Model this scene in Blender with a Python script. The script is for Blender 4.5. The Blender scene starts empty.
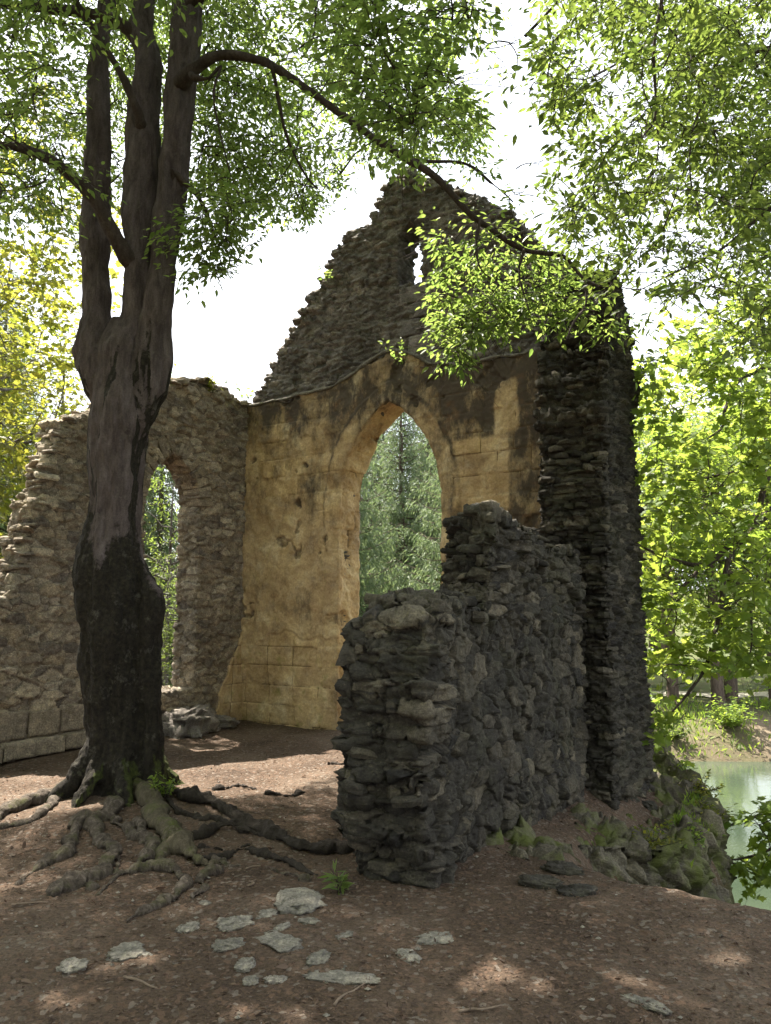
import bpy, math, random
import numpy as np
from mathutils import Vector

rng = np.random.default_rng(11)
random.seed(11)
R = math.radians
HAZE = 0
scene = bpy.context.scene
COL = scene.collection

# ------------------------------------------------------------------ camera model
F, CX, CY, PITCH, CAMH = 773.0, 385.5, 512.0, R(7.6), 1.6
def ray(px, py):
    u = (px-CX)/F; v = (CY-py)/F
    return np.array([u, math.cos(PITCH)-v*math.sin(PITCH), math.sin(PITCH)+v*math.cos(PITCH)])
def at(px, py, Y):
    r = ray(px, py); t = Y/r[1]
    return np.array([r[0]*t, Y, CAMH+r[2]*t])
def proj(P):
    P = np.asarray(P, float); d = P-np.array([0, 0, CAMH])
    c, s = math.cos(PITCH), math.sin(PITCH)
    f = d[..., 1]*c+d[..., 2]*s; up = -d[..., 1]*s+d[..., 2]*c
    f = np.where(f > .05, f, .05)
    return CX+F*d[..., 0]/f, CY-F*up/f

# sun (direction towards the sun)
SUN_EL = R(63); SUN_H = np.array([-.715, .70]); SUN_H /= np.linalg.norm(SUN_H)
SUN = np.array([SUN_H[0]*math.cos(SUN_EL), SUN_H[1]*math.cos(SUN_EL), math.sin(SUN_EL)])

# ------------------------------------------------------------------ numpy noise
def h32(ix, iy, iz, seed):
    with np.errstate(over='ignore'):
        h = (ix.astype(np.int64)*73856093) ^ (iy.astype(np.int64)*19349663) ^ (iz.astype(np.int64)*83492791) ^ (seed*2654435761 & 0x7fffffff)
        h = (h & 0xffffffff).astype(np.uint32)
        h ^= h >> np.uint32(16); h *= np.uint32(0x7feb352d); h ^= h >> np.uint32(15); h *= np.uint32(0x846ca68b); h ^= h >> np.uint32(16)
    return h
def hf(ix, iy, iz, seed):
    return h32(ix, iy, iz, seed).astype(np.float64)/4294967296.0
def vnoise(P, seed=0):
    P = np.asarray(P, float); I = np.floor(P).astype(np.int64); f = P-I; f = f*f*(3-2*f)
    o = 0
    for dx in (0, 1):
        wx = f[:, 0] if dx else 1-f[:, 0]
        for dy in (0, 1):
            wy = f[:, 1] if dy else 1-f[:, 1]
            for dz in (0, 1):
                wz = f[:, 2] if dz else 1-f[:, 2]
                o = o+wx*wy*wz*hf(I[:, 0]+dx, I[:, 1]+dy, I[:, 2]+dz, seed)
    return o*2-1
def fbm(P, seed=0, oct=4, gain=.5):
    P = np.asarray(P, float); a = 1; s = 0; f = 1
    for k in range(oct):
        s = s+a*vnoise(P*f+k*17.3, seed+k*7); a *= gain; f *= 2.03
    return s
def voronoi(P, jit=(.45, .45, .3), seed=0, p=3.0, wamp=.25):
    P = np.asarray(P, float); N = len(P); I = np.floor(P).astype(np.int64)
    F1 = np.full(N, 9.); F2 = np.full(N, 9.); cid = np.zeros(N, np.uint32); off = np.zeros((N, 3))
    for dz in (-1, 0, 1):
        for dx in (-1, 0, 1):
            for dy in (-1, 0, 1):
                cx, cy, cz = I[:, 0]+dx, I[:, 1]+dy, I[:, 2]+dz
                hh = h32(cx, cy, cz, seed)
                j = [((hh >> np.uint32(k)) & np.uint32(255)).astype(float)/255-.5 for k in (0, 8, 16)]
                w = ((hh >> np.uint32(24)) & np.uint32(255)).astype(float)/255-.5
                sx = .5*(cz & 1)
                D = np.stack([P[:, 0]-(cx+.5+j[0]*2*jit[0]+sx-.25), P[:, 1]-(cy+.5+j[1]*2*jit[1]), P[:, 2]-(cz+.5+j[2]*2*jit[2])], 1)
                d = (np.abs(D)**p).sum(1)**(1/p)-w*wamp
                m = d < F1
                F2 = np.where(m, F1, np.minimum(F2, d)); F1 = np.where(m, d, F1)
                cid = np.where(m, hh, cid); off[m] = D[m]
    return F1, F2, cid, off
def crand(cid, k):
    return hf(cid.astype(np.int64), np.full(cid.shape, k, np.int64), np.zeros(cid.shape, np.int64), 5)
def sst(a, b, x):
    t = np.clip((x-a)/(b-a), 0, 1); return t*t*(3-2*t)

# ------------------------------------------------------------------ mesh helpers
def tag(o, label=None, cat=None, group=None, kind=None):
    if label: o['label'] = label
    if cat: o['category'] = cat
    if group: o['group'] = group
    if kind: o['kind'] = kind
    return o
def empty(name, loc):
    o = bpy.data.objects.new(name, None); o.location = [float(c) for c in loc]; o.empty_display_size = .2
    COL.objects.link(o); return o
def mesh_np(name, V, faces, mats, attrs=None, smooth=True, midx=None):
    """faces: list of (n,k) int arrays."""
    V = np.ascontiguousarray(V, np.float32)
    me = bpy.data.meshes.new(name)
    faces = [np.asarray(f, np.int32) for f in faces if len(f)]
    nl = sum(f.size for f in faces); nf = sum(len(f) for f in faces)
    me.vertices.add(len(V)); me.vertices.foreach_set('co', V.ravel())
    me.loops.add(nl); me.loops.foreach_set('vertex_index', np.concatenate([f.ravel() for f in faces]))
    tot = np.concatenate([np.full(len(f), f.shape[1], np.int32) for f in faces])
    st = np.concatenate([[0], np.cumsum(tot)[:-1]]).astype(np.int32)
    me.polygons.add(nf); me.polygons.foreach_set('loop_start', st)
    try: me.polygons.foreach_set('loop_total', tot)
    except Exception: pass
    me.polygons.foreach_set('use_smooth', np.full(nf, smooth, bool))
    for m in mats: me.materials.append(m)
    if midx is not None: me.polygons.foreach_set('material_index', np.asarray(midx, np.int32))
    for k, A in (attrs or {}).items():
        A = np.asarray(A, np.float32)
        C = np.ones((len(V), 4), np.float32); C[:, :A.shape[1]] = A
        a = me.attributes.new(k, 'FLOAT_COLOR', 'POINT'); a.data.foreach_set('color', C.ravel())
    me.update(calc_edges=True); me.validate()
    return me
def obj(name, V, faces, mats, parent=None, attrs=None, smooth=True, midx=None, loc=None):
    V = np.asarray(V, float)
    o_ = np.array(parent.location) if parent is not None else (np.asarray(loc, float) if loc is not None else np.zeros(3))
    me = mesh_np(name, V-o_, faces, mats if isinstance(mats, (list, tuple)) else [mats], attrs, smooth, midx)
    o = bpy.data.objects.new(name, me); COL.objects.link(o)
    if parent is not None: o.parent = parent
    else: o.location = [float(c) for c in o_]
    return o
def normals(V, faces):
    N = np.zeros_like(V)
    for f in faces:
        a, b, c = V[f[:, 0]], V[f[:, 1]], V[f[:, 2]]
        n = np.cross(b-a, c-a)
        if f.shape[1] == 4:
            d = V[f[:, 3]]; n = np.cross(c-a, d-b)
        for k in range(f.shape[1]): np.add.at(N, f[:, k], n)
    return N/np.maximum(np.linalg.norm(N, axis=1, keepdims=True), 1e-12)
def merge(parts):
    V = []; Fs = {}; o = 0
    for v, fs in parts:
        V.append(v)
        for f in fs: Fs.setdefault(f.shape[1], []).append(np.asarray(f)+o)
        o += len(v)
    return np.concatenate(V), [np.concatenate(x) for x in Fs.values()]
def unit(a): return a/np.maximum(np.linalg.norm(a, axis=-1, keepdims=True), 1e-9)

def catmull(P, n):
    P = np.asarray(P, float); P = np.concatenate([2*P[:1]-P[1:2], P, 2*P[-1:]-P[-2:-1]])
    out = []
    for i in range(1, len(P)-2):
        t = np.linspace(0, 1, n, endpoint=False)[:, None]
        a, b, c, d = P[i-1], P[i], P[i+1], P[i+2]
        out.append(.5*((2*b)+(-a+c)*t+(2*a-5*b+4*c-d)*t*t+(-a+3*b-3*c+d)*t**3))
    out.append(P[-2:-1]); return np.concatenate(out)
def tube(P, rad, ns=10, cap=True):
    P = np.asarray(P, float); rad = np.asarray(rad, float); n = len(P)
    T = unit(np.gradient(P, axis=0))
    a = np.array([0, 0, 1.]) if abs(T[0][2]) < .9 else np.array([1., 0, 0])
    u = unit(np.cross(T[0], a)); V = []
    th = np.linspace(0, 2*math.pi, ns, endpoint=False)
    for i in range(n):
        u = unit(u-T[i]*np.dot(u, T[i])); w = np.cross(T[i], u)
        V.append(P[i]+rad[i]*(np.cos(th)[:, None]*u+np.sin(th)[:, None]*w))
    V = np.concatenate(V)
    i = np.arange(n-1)[:, None]*ns; j = np.arange(ns)[None]; jn = (j+1) % ns
    Q = np.stack([i+j, i+jn, i+ns+jn, i+ns+j], -1).reshape(-1, 4)
    fs = [Q]
    if cap:
        V = np.concatenate([V, P[:1], P[-1:]]); a0, a1 = len(V)-2, len(V)-1
        k = np.arange(ns); kn = (k+1) % ns
        fs.append(np.concatenate([np.stack([np.full(ns, a0), kn, k], 1), np.stack([np.full(ns, a1), (n-1)*ns+k, (n-1)*ns+kn], 1)]))
    return V, fs
def batch_tubes(paths, r0, r1, ns=4):
    M, K, _ = paths.shape
    if M == 0: return np.zeros((0, 3)), [np.zeros((0, 4), int)]
    T = unit(np.gradient(paths, axis=1)); ref = np.array([.31, .17, .93]); ref /= np.linalg.norm(ref)
    u = unit(np.cross(T, ref)); w = np.cross(T, u)
    r = r0[:, None]+(r1-r0)[:, None]*np.linspace(0, 1, K)[None]
    th = np.linspace(0, 2*math.pi, ns, endpoint=False)
    V = paths[:, :, None]+r[:, :, None, None]*(np.cos(th)[None, None, :, None]*u[:, :, None]+np.sin(th)[None, None, :, None]*w[:, :, None])
    b = (np.arange(M)*K*ns)[:, None, None]; i = (np.arange(K-1)*ns)[None, :, None]; j = np.arange(ns)[None, None]; jn = (j+1) % ns
    Q = np.stack([b+i+j, b+i+jn, b+i+ns+jn, b+i+ns+j], -1).reshape(-1, 4)
    return V.reshape(-1, 3), [Q]
def voxel(V, faces, size):
    me = mesh_np('tmp', V, faces, [])
    o = bpy.data.objects.new('tmp', me); COL.objects.link(o)
    m = o.modifiers.new('r', 'REMESH'); m.mode = 'VOXEL'; m.voxel_size = size
    dg = bpy.context.evaluated_depsgraph_get(); ev = o.evaluated_get(dg); e = ev.to_mesh()
    n = len(e.vertices); A = np.zeros(n*3, np.float32); e.vertices.foreach_get('co', A)
    L = np.zeros(len(e.loops), np.int32); e.loops.foreach_get('vertex_index', L)
    Q = L.reshape(-1, 4).copy(); ev.to_mesh_clear()
    bpy.data.objects.remove(o); bpy.data.meshes.remove(me)
    return A.reshape(-1, 3).astype(float), Q
def relax(V, Q, it=2, k=.5):
    for _ in range(it):
        S = np.zeros_like(V); c = np.zeros(len(V))
        for a, b in ((0, 1), (1, 2), (2, 3), (3, 0)):
            np.add.at(S, Q[:, a], V[Q[:, b]]); np.add.at(c, Q[:, a], 1)
            np.add.at(S, Q[:, b], V[Q[:, a]]); np.add.at(c, Q[:, b], 1)
        V = V+(S/np.maximum(c, 1)[:, None]-V)*k
    return V
def inpoly(x, y, poly):
    poly = np.asarray(poly, float); r = np.zeros(np.shape(x), bool); j = len(poly)-1
    for i in range(len(poly)):
        xi, yi = poly[i]; xj, yj = poly[j]
        if yi != yj:
            c = ((yi > y) != (yj > y)) & (x < (xj-xi)*(y-yi)/(yj-yi)+xi)
            r ^= c
        j = i
    return r
def polydist(x, y, poly, closed=True):
    poly = np.asarray(poly, float); D = np.full(np.shape(x), 1e9); BX = np.zeros(np.shape(x)); BY = np.zeros(np.shape(x))
    n = len(poly)
    for i in range(n if closed else n-1):
        a = poly[i]; b = poly[(i+1) % n]; ab = b-a; l2 = max((ab**2).sum(), 1e-12)
        t = np.clip(((x-a[0])*ab[0]+(y-a[1])*ab[1])/l2, 0, 1)
        qx, qy = a[0]+ab[0]*t, a[1]+ab[1]*t; d = np.hypot(x-qx, y-qy); m = d < D
        D = np.where(m, d, D); BX = np.where(m, qx, BX); BY = np.where(m, qy, BY)
    return D, BX, BY

# ------------------------------------------------------------------ materials
class NT:
    def __init__(s, name):
        s.m = bpy.data.materials.new(name); s.m.use_nodes = True; s.t = s.m.node_tree; s.t.nodes.clear()
        s.out = s.n('ShaderNodeOutputMaterial')
    def n(s, typ, **kw):
        x = s.t.nodes.new(typ)
        for k, v in kw.items(): setattr(x, k, v)
        return x
    def l(s, a, b): s.t.links.new(a, b)
    def coord(s): return s.n('ShaderNodeTexCoord').outputs['Object']
    def mapping(s, v, scale=(1, 1, 1), rot=(0, 0, 0)):
        m = s.n('ShaderNodeMapping'); m.inputs['Scale'].default_value = scale; m.inputs['Rotation'].default_value = rot; s.l(v, m.inputs['Vector']); return m.outputs[0]
    def noise(s, v, scale, detail=6, rough=.6, dist=0):
        x = s.n('ShaderNodeTexNoise'); x.inputs['Scale'].default_value = scale; x.inputs['Detail'].default_value = detail
        x.inputs['Roughness'].default_value = rough; x.inputs['Distortion'].default_value = dist; s.l(v, x.inputs['Vector']); return x.outputs['Fac']
    def voro(s, v, scale, feat='F1', out='Distance'):
        x = s.n('ShaderNodeTexVoronoi'); x.feature = feat; x.inputs['Scale'].default_value = scale; s.l(v, x.inputs['Vector']); return x.outputs[out]
    def ramp(s, f, pts, interp='LINEAR'):
        x = s.n('ShaderNodeValToRGB'); cr = x.color_ramp; cr.interpolation = interp
        while len(cr.elements) < len(pts): cr.elements.new(.5)
        for e, (p, c) in zip(cr.elements, pts):
            e.position = p; e.color = (*c, 1) if len(c) == 3 else c
        s.l(f, x.inputs[0]); return x.outputs[0]
    def rampf(s, f, a, b): return s.ramp(f, [(a, (0, 0, 0)), (b, (1, 1, 1))])
    def mix(s, f, a, b, mode='MIX'):
        x = s.n('ShaderNodeMix', data_type='RGBA', blend_type=mode)
        for i, v in ((0, f), (6, a), (7, b)):
            if isinstance(v, (int, float)): x.inputs[i].default_value = v
            elif isinstance(v, tuple): x.inputs[i].default_value = (*v, 1)
            else: s.l(v, x.inputs[i])
        return x.outputs[2]
    def math(s, op, a, b=0., c=0.):
        x = s.n('ShaderNodeMath', operation=op)
        for i, v in ((0, a), (1, b), (2, c)):
            if isinstance(v, (int, float)): x.inputs[i].default_value = v
            else: s.l(v, x.inputs[i])
        return x.outputs[0]
    def attr(s, name):
        x = s.n('ShaderNodeAttribute'); x.attribute_name = name; y = s.n('ShaderNodeSeparateColor'); s.l(x.outputs['Color'], y.inputs[0]); return y.outputs
    def pos(s):
        x = s.n('ShaderNodeNewGeometry'); y = s.n('ShaderNodeSeparateXYZ'); s.l(x.outputs['Position'], y.inputs[0]); return y.outputs, x
    def bump(s, h, strength=.5, dist=.01, nrm=None):
        x = s.n('ShaderNodeBump'); x.inputs['Strength'].default_value = strength; x.inputs['Distance'].default_value = dist; s.l(h, x.inputs['Height'])
        if nrm is not None: s.l(nrm, x.inputs['Normal'])
        return x.outputs[0]
    def bsdf(s, col, rough=.9, nrm=None, spec=.3):
        b = s.n('ShaderNodeBsdfPrincipled')
        for k, v in (('Base Color', col), ('Roughness', rough)):
            if isinstance(v, (int, float)): b.inputs[k].default_value = v
            elif isinstance(v, tuple): b.inputs[k].default_value = (*v, 1)
            else: s.l(v, b.inputs[k])
        b.inputs['Specular IOR Level'].default_value = spec
        if nrm is not None: s.l(nrm, b.inputs['Normal'])
        s.l(b.outputs[0], s.out.inputs[0]); return b

def m_stone(name, cols, mortar, moss=None, stain=.5, mossamt=.6, mt=.52, jb=.02, je=.16, bs=.9, spec=.25):
    t = NT(name); c = t.coord(); a = t.attr('st')
    base = t.ramp(a[0], [(i/(len(cols)-1), k) for i, k in enumerate(cols)])
    n1 = t.noise(c, 9, 8, .65); base = t.mix(.75, base, t.ramp(n1, [(.28, (.36, .34, .33)), (.5, (.92, .92, .92)), (.72, (1.6, 1.55, 1.42))]), 'MULTIPLY')
    n4 = t.noise(c, 60, 5, .7); base = t.mix(.85, base, t.ramp(n4, [(.32, (.42, .42, .42)), (.5, (.95, .95, .95)), (.68, (1.6, 1.6, 1.55))]), 'MULTIPLY')
    n2 = t.noise(t.mapping(c, (1.2, 1.2, .55)), 1.1, 5, .6)
    base = t.mix(t.math('MULTIPLY', t.rampf(n2, .47, .68), stain), base, (.035, .03, .027))
    li = t.math('MULTIPLY', t.rampf(t.noise(c, 14, 6, .75), .60, .72), .5); base = t.mix(li, base, tuple(min(1, x*1.8) for x in cols[-1]))
    j = t.math('SUBTRACT', 1., t.rampf(a[1], jb, je)); base = t.mix(j, base, mortar)
    if moss:
        mm = t.math('MULTIPLY', t.rampf(t.noise(c, 2.2, 6, .7), mt, mt+.16), mossamt); base = t.mix(mm, base, moss)
    h = t.math('ADD', t.math('MULTIPLY', t.noise(t.mapping(c, (1, 1, 2.2)), 22, 8, .7), 1.), t.math('MULTIPLY', t.noise(c, 120, 4, .6), .25))
    t.bsdf(base, .9, t.bump(h, bs, .03), spec); return t.m

M = {}
M['rubble'] = m_stone('rubble_stone', [(.17, .14, .105), (.30, .245, .175), (.22, .185, .145), (.38, .32, .235), (.14, .118, .10), (.44, .38, .29)], (.13, .10, .068), stain=.3)
M['gable'] = m_stone('gable_stone', [(.125, .112, .105), (.20, .178, .162), (.15, .135, .128), (.27, .238, .21), (.10, .092, .09)], (.085, .072, .062), moss=(.07, .075, .035), stain=.5, mossamt=.3)
M['slate'] = m_stone('dark_stone', [(.026, .023, .019), (.056, .050, .039), (.034, .031, .026), (.085, .074, .055), (.024, .022, .020), (.14, .12, .088)], (.018, .015, .011), moss=(.06, .065, .03), stain=.45, mossamt=.3)
M['rock'] = m_stone('outcrop_rock', [(.07, .06, .045), (.13, .115, .085), (.09, .08, .06), (.16, .14, .10)], (.04, .035, .028), moss=(.085, .10, .022), stain=.5, mossamt=.9, mt=.44)
M['paving'] = m_stone('pale_stone', [(.15, .138, .115), (.20, .184, .155), (.25, .23, .195)], (.15, .12, .1), stain=.25)

def m_plaster():
    t = NT('ochre_plaster'); c = t.coord(); a = t.attr('st'); p, g = t.pos()
    n1 = t.noise(c, 2.2, 7, .62, .4)
    base = t.ramp(n1, [(.28, (.21, .14, .08)), (.42, (.38, .265, .145)), (.55, (.51, .375, .21)), (.72, (.63, .52, .345))])
    bl = t.ramp(a[2], [(0, (.88, .85, .80)), (.5, (1, 1, 1)), (1, (1.1, 1.08, 1.0))]); base = t.mix(.8, base, bl, 'MULTIPLY')
    gry = t.math('MULTIPLY', t.rampf(t.noise(c, 5, 6, .7), .5, .68), .4); base = t.mix(gry, base, (.40, .34, .25))
    n3 = t.noise(c, 34, 8, .75); base = t.mix(.85, base, t.ramp(n3, [(.3, (.6, .58, .55)), (.65, (1.2, 1.2, 1.2))]), 'MULTIPLY')
    # weathering black and painted shade round the arch: grows with attribute R (moist upper and outer parts, less in the lit reveal) and breaks up with noise
    w = t.math('ADD', a[0], t.math('MULTIPLY', t.math('SUBTRACT', t.noise(t.mapping(c, (1.5, 1.5, .7)), 2.3, 9, .74), .5), 2.3))
    base = t.mix(t.math('MULTIPLY', t.rampf(w, .38, .92), .94), base, (.052, .042, .034))
    rr = t.math('MULTIPLY', t.rampf(t.noise(c, 3.3, 5, .6),   .58, .70), .2); base = t.mix(rr, base, (.33, .16, .06))
    gg = t.math('MULTIPLY', t.rampf(t.math('MULTIPLY', t.noise(c, 6, 5, .6), t.math('LESS_THAN', p[2], 1.05)), .56, .7), .5); base = t.mix(gg, base, (.16, .17, .03))
    base = t.mix(t.math('SUBTRACT', 1., t.rampf(a[1], .0, .5)), base, (.11, .07, .035))
    h = t.math('ADD', t.noise(c, 13, 8, .7), t.math('MULTIPLY', t.noise(c, 90, 4, .6), .3))
    t.bsdf(base, .92, t.bump(h, .6, .025), .2); return t.m
M['plaster'] = m_plaster()

def m_ground():
    t = NT('forest_floor'); c = t.coord(); p, g = t.pos(); a = t.attr('gd')
    n1 = t.noise(c, .9, 6, .6); base = t.ramp(n1, [(.25, (.042, .029, .021)), (.5, (.086, .061, .044)), (.75, (.15, .116, .09))])
    n2 = t.noise(c, 55, 6, .75); base = t.mix(.85, base, t.ramp(n2, [(.3, (.35, .34, .33)), (.5, (.95, .93, .9)), (.7, (1.6, 1.5, 1.4))]), 'MULTIPLY')
    sp = t.voro(c, 42, 'F1', 'Color'); spr = t.n('ShaderNodeSeparateColor'); t.l(sp, spr.inputs[0])
    base = t.mix(t.math('MULTIPLY', t.rampf(spr.outputs[0], .8, .88), .6), base, (.15, .095, .065))
    base = t.mix(t.math('MULTIPLY', t.rampf(spr.outputs[1], .90, .94), .5), base, (.22, .19, .16))
    # attribute: R green cover, G sandy worn, B grey dust
    base = t.mix(t.math('MULTIPLY', a[0], t.rampf(t.noise(c, 3, 6, .7), .3, .55)), base, (.055, .075, .02))
    base = t.mix(t.math('MULTIPLY', a[1], .8), base, t.ramp(t.noise(c, 7, 6, .7), [(.3, (.16, .12, .085)), (.7, (.26, .21, .16))]))
    h = t.math('ADD', t.noise(c, 26, 8, .75), t.math('MULTIPLY', t.voro(c, 60), .5))
    t.bsdf(base, .95, t.bump(h, .9, .03), .15); return t.m
M['ground'] = m_ground()

def m_bark(name, c0, c1, c2, moss=None, mz=None, sc=1., lich=.0, use_attr=False):
    t = NT(name); c = t.coord(); p, g = t.pos()
    n = t.noise(t.mapping(c, (1, 1, .25)), 14*sc, 8, .65, .5); base = t.ramp(n, [(.3, c0), (.52, c1), (.75, c2)])
    base = t.mix(.5, base, t.ramp(t.noise(c, 70*sc, 5, .7), [(.3, (.5, .5, .5)), (.7, (1.5, 1.5, 1.5))]), 'MULTIPLY')
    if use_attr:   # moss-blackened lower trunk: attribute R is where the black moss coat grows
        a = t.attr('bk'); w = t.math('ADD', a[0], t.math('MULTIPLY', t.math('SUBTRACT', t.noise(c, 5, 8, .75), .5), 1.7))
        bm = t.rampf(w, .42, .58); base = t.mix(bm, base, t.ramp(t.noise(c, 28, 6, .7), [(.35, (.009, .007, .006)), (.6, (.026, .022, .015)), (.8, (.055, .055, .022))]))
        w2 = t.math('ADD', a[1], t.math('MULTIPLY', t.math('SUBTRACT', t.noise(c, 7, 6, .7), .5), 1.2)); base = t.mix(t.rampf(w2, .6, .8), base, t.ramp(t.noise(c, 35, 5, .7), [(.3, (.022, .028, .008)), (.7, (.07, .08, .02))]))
    if lich: base = t.mix(t.math('MULTIPLY', t.rampf(t.noise(c, 7, 6, .75), .57, .68), lich), base, (.21, .20, .17))
    if moss:
        nz = t.n('ShaderNodeSeparateXYZ'); t.l(g.outputs['Normal'], nz.inputs[0])
        w = t.math('MULTIPLY', t.rampf(t.noise(c, 4.5, 7, .75), .50, .66), t.rampf(nz.outputs[2], -.1, .6)); base = t.mix(t.math('MULTIPLY', w, .85), base, moss)
    h = t.math('ADD', t.noise(t.mapping(c, (1, 1, .3)), 26*sc, 8, .7), t.math('MULTIPLY', t.noise(c, 120*sc, 4, .6), .3))
    t.bsdf(base, .92, t.bump(h, 1., .04), .2); return t.m
M['bark'] = m_bark('old_bark', (.040, .030, .029), (.088, .069, .066), (.15, .124, .118), use_attr=True, lich=.25)
M['limb'] = m_bark('limb_bark', (.03, .022, .018), (.06, .045, .038), (.10, .08, .07), lich=.15)
M['root'] = m_bark('root_bark', (.030, .023, .018), (.10, .080, .063), (.24, .20, .165), moss=(.07, .072, .025), sc=1.8)
M['mossroot'] = m_bark('moss_root', (.06, .05, .03), (.10, .083, .055), (.19, .16, .11), moss=(.085, .105, .018), sc=1.8)
M['darkroot'] = m_bark('dark_root', (.018, .014, .011), (.035, .028, .022), (.06, .048, .04))
M['trunk2'] = m_bark('grey_bark', (.06, .05, .045), (.11, .095, .085), (.18, .16, .145), lich=.2)
M['pinebark'] = m_bark('brown_bark', (.06, .045, .035), (.12, .09, .07), (.19, .15, .12))

def m_leaf(name, c0, c1, t0, t1, tf=.5, rough=.5):
    t = NT(name); a = t.attr('lf')
    col = t.mix(a[0], c0, c1); tr = t.mix(a[0], t0, t1)
    b = t.n('ShaderNodeBsdfPrincipled'); t.l(col, b.inputs['Base Color']); b.inputs['Roughness'].default_value = rough; b.inputs['Specular IOR Level'].default_value = .35
    x = t.n('ShaderNodeBsdfTranslucent'); t.l(tr, x.inputs[0])
    mx = t.n('ShaderNodeMixShader'); mx.inputs[0].default_value = tf; t.l(b.outputs[0], mx.inputs[1]); t.l(x.outputs[0], mx.inputs[2]); t.l(mx.outputs[0], t.out.inputs[0])
    return t.m
M['leafA'] = m_leaf('small_leaf', (.045, .08, .018), (.085, .125, .028), (.20, .32, .06), (.37, .46, .10))
M['leafB'] = m_leaf('overhanging_leaf', (.045, .068, .016), (.08, .105, .026), (.13, .20, .035), (.24, .30, .055))
M['leafC'] = m_leaf('maple_leaf', (.06, .11, .015), (.11, .15, .02), (.23, .35, .045), (.39, .45, .07), .52)
M['leafD'] = m_leaf('autumn_leaf', (.06, .085, .015), (.12, .115, .02), (.19, .25, .03), (.36, .33, .045), .55)
M['needle'] = m_leaf('spruce_needle', (.07, .105, .05), (.13, .17, .085), (.16, .24, .09), (.27, .34, .14), .35, .6)  # needles lightened to stand in for distance haze
M['plant'] = m_leaf('plant_leaf', (.06, .11, .02), (.11, .16, .03), (.24, .38, .04), (.42, .5, .08), .5)
M['litter'] = m_leaf('dead_leaf', (.05, .033, .024), (.125, .085, .06), (.1, .05, .03), (.2, .12, .07), .15, .8)

def m_water():
    t = NT('lake_water'); c = t.coord()
    base = t.ramp(t.noise(c, .35, 4, .5), [(.35, (.026, .038, .025)), (.65, (.044, .058, .038))])
    h = t.noise(t.mapping(c, (1, 1.6, 1)), 5, 4, .5)
    b = t.bsdf(base, .06, t.bump(h, .16, .03), .28); return t.m
M['water'] = m_water()
def m_plain(name, col, sc=20, rough=.9):
    t = NT(name); c = t.coord(); base = t.mix(.6, col, t.ramp(t.noise(c, sc, 6, .65), [(.3, (.6, .6, .6)), (.7, (1.3, 1.3, 1.3))]), 'MULTIPLY')
    t.bsdf(base, rough, t.bump(t.noise(c, sc*2, 6, .7), .5, .02), .2); return t.m
M['path'] = m_plain('gravel', (.36, .33, .28), 8)
M['wood'] = m_plain('dry_wood', (.16, .12, .09), 30)

# ------------------------------------------------------------------ site plan
C = np.array([-2.2, 12.2, 0.]); U = np.array([.848, -.532, 0]); U /= np.linalg.norm(U); Vv = np.array([-.532, -.848, 0]); Vv /= np.linalg.norm(Vv)
Q0 = np.array([.22, 4.74, 0]); RA = np.array([1.80, 3.39, 0]); RA /= np.linalg.norm(RA); RD = np.array([-RA[1], RA[0], 0])
BF = np.array([2.30, 8.07, 0])
PLATEAU = np.array([(-60, -20), (9, -20), (6.5, 2.0), (4.2, 3.3), (2.75, 4.05), (1.95, 4.5), (1.35, 4.95), (1.2, 5.6), (1.55, 6.75), (2.3, 7.5), (3.05, 8.5), (3.45, 9.5), (3.45, 10.6), (3.3, 12.5), (2.5, 15), (-2, 17), (-60, 19)], float)
LAKE = np.array([(1.6, 5.6), (2.0, 5.0), (3.6, 4.1), (7.2, 1.5), (10, -20), (60, -20), (60, 25.5), (28, 25), (14, 24.2), (9, 24.4), (6.2, 23.4), (5.0, 19), (4.0, 14), (3.9, 10), (3.3, 8.5), (2, 7)], float)
TREE = np.array([-2.33, 7.02, 0.])
def terrain(x, y):
    x = np.asarray(x, float); y = np.asarray(y, float); P = np.stack([x.ravel(), y.ravel(), np.zeros(x.size)], 1)
    s = lambda f, sd, o=4: fbm(P*f, sd, o).reshape(x.shape)
    # plateau
    q = (x-Q0[0])*(-RD[0])+(y-Q0[1])*(-RD[1])        # outward distance from the broken wall's outer face
    zp = -.62*sst(-.5, 1.1, q)*sst(5.1, 8.2, y)
    zp = zp+.10*np.exp(-((x-TREE[0])**2+(y-TREE[1]+.15)**2)/.9)+s(.7, 3)*.035+s(4, 5)*.010
    zp = zp-.06*sst(3.2, 1.5, y)
    inside = inpoly(x, y, PLATEAU); d, _, _ = polydist(x, y, PLATEAU); d = np.where(inside, 0, d)
    lk = inpoly(x, y, LAKE); dl, _, _ = polydist(x, y, LAKE)
    low = np.where(lk, -2.6-1.4*sst(0, 2.0, dl), -2.6+.65*sst(0, .9, dl)+.25*sst(.9, 4, dl)+s(.5, 9)*.12)
    r = np.hypot(x, y); low = low+np.where(lk, 0, 11*sst(55, 190, r)+s(.03, 21, 3)*6*sst(60, 150, r))
    k = sst(0, 1, (d+.12*s(2.5, 31)*sst(0, .4, d))/(1.1+.5*sst(5.8, 4.4, y)+14*sst(11, 16, y)*(x < 4)))
    return np.where(inside, zp, zp*(1-k)+low*k)
def tz(x, y): return float(terrain(np.array([x]), np.array([y]))[0])
def G(px, py):
    r = ray(px, py); t = -CAMH/r[2]
    for _ in range(12):
        p = r*t; t = t+(tz(p[0], p[1])-(CAMH+p[2]))/r[2]*.7
    p = r*t; return np.array([p[0], p[1], tz(p[0], p[1])])

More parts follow.
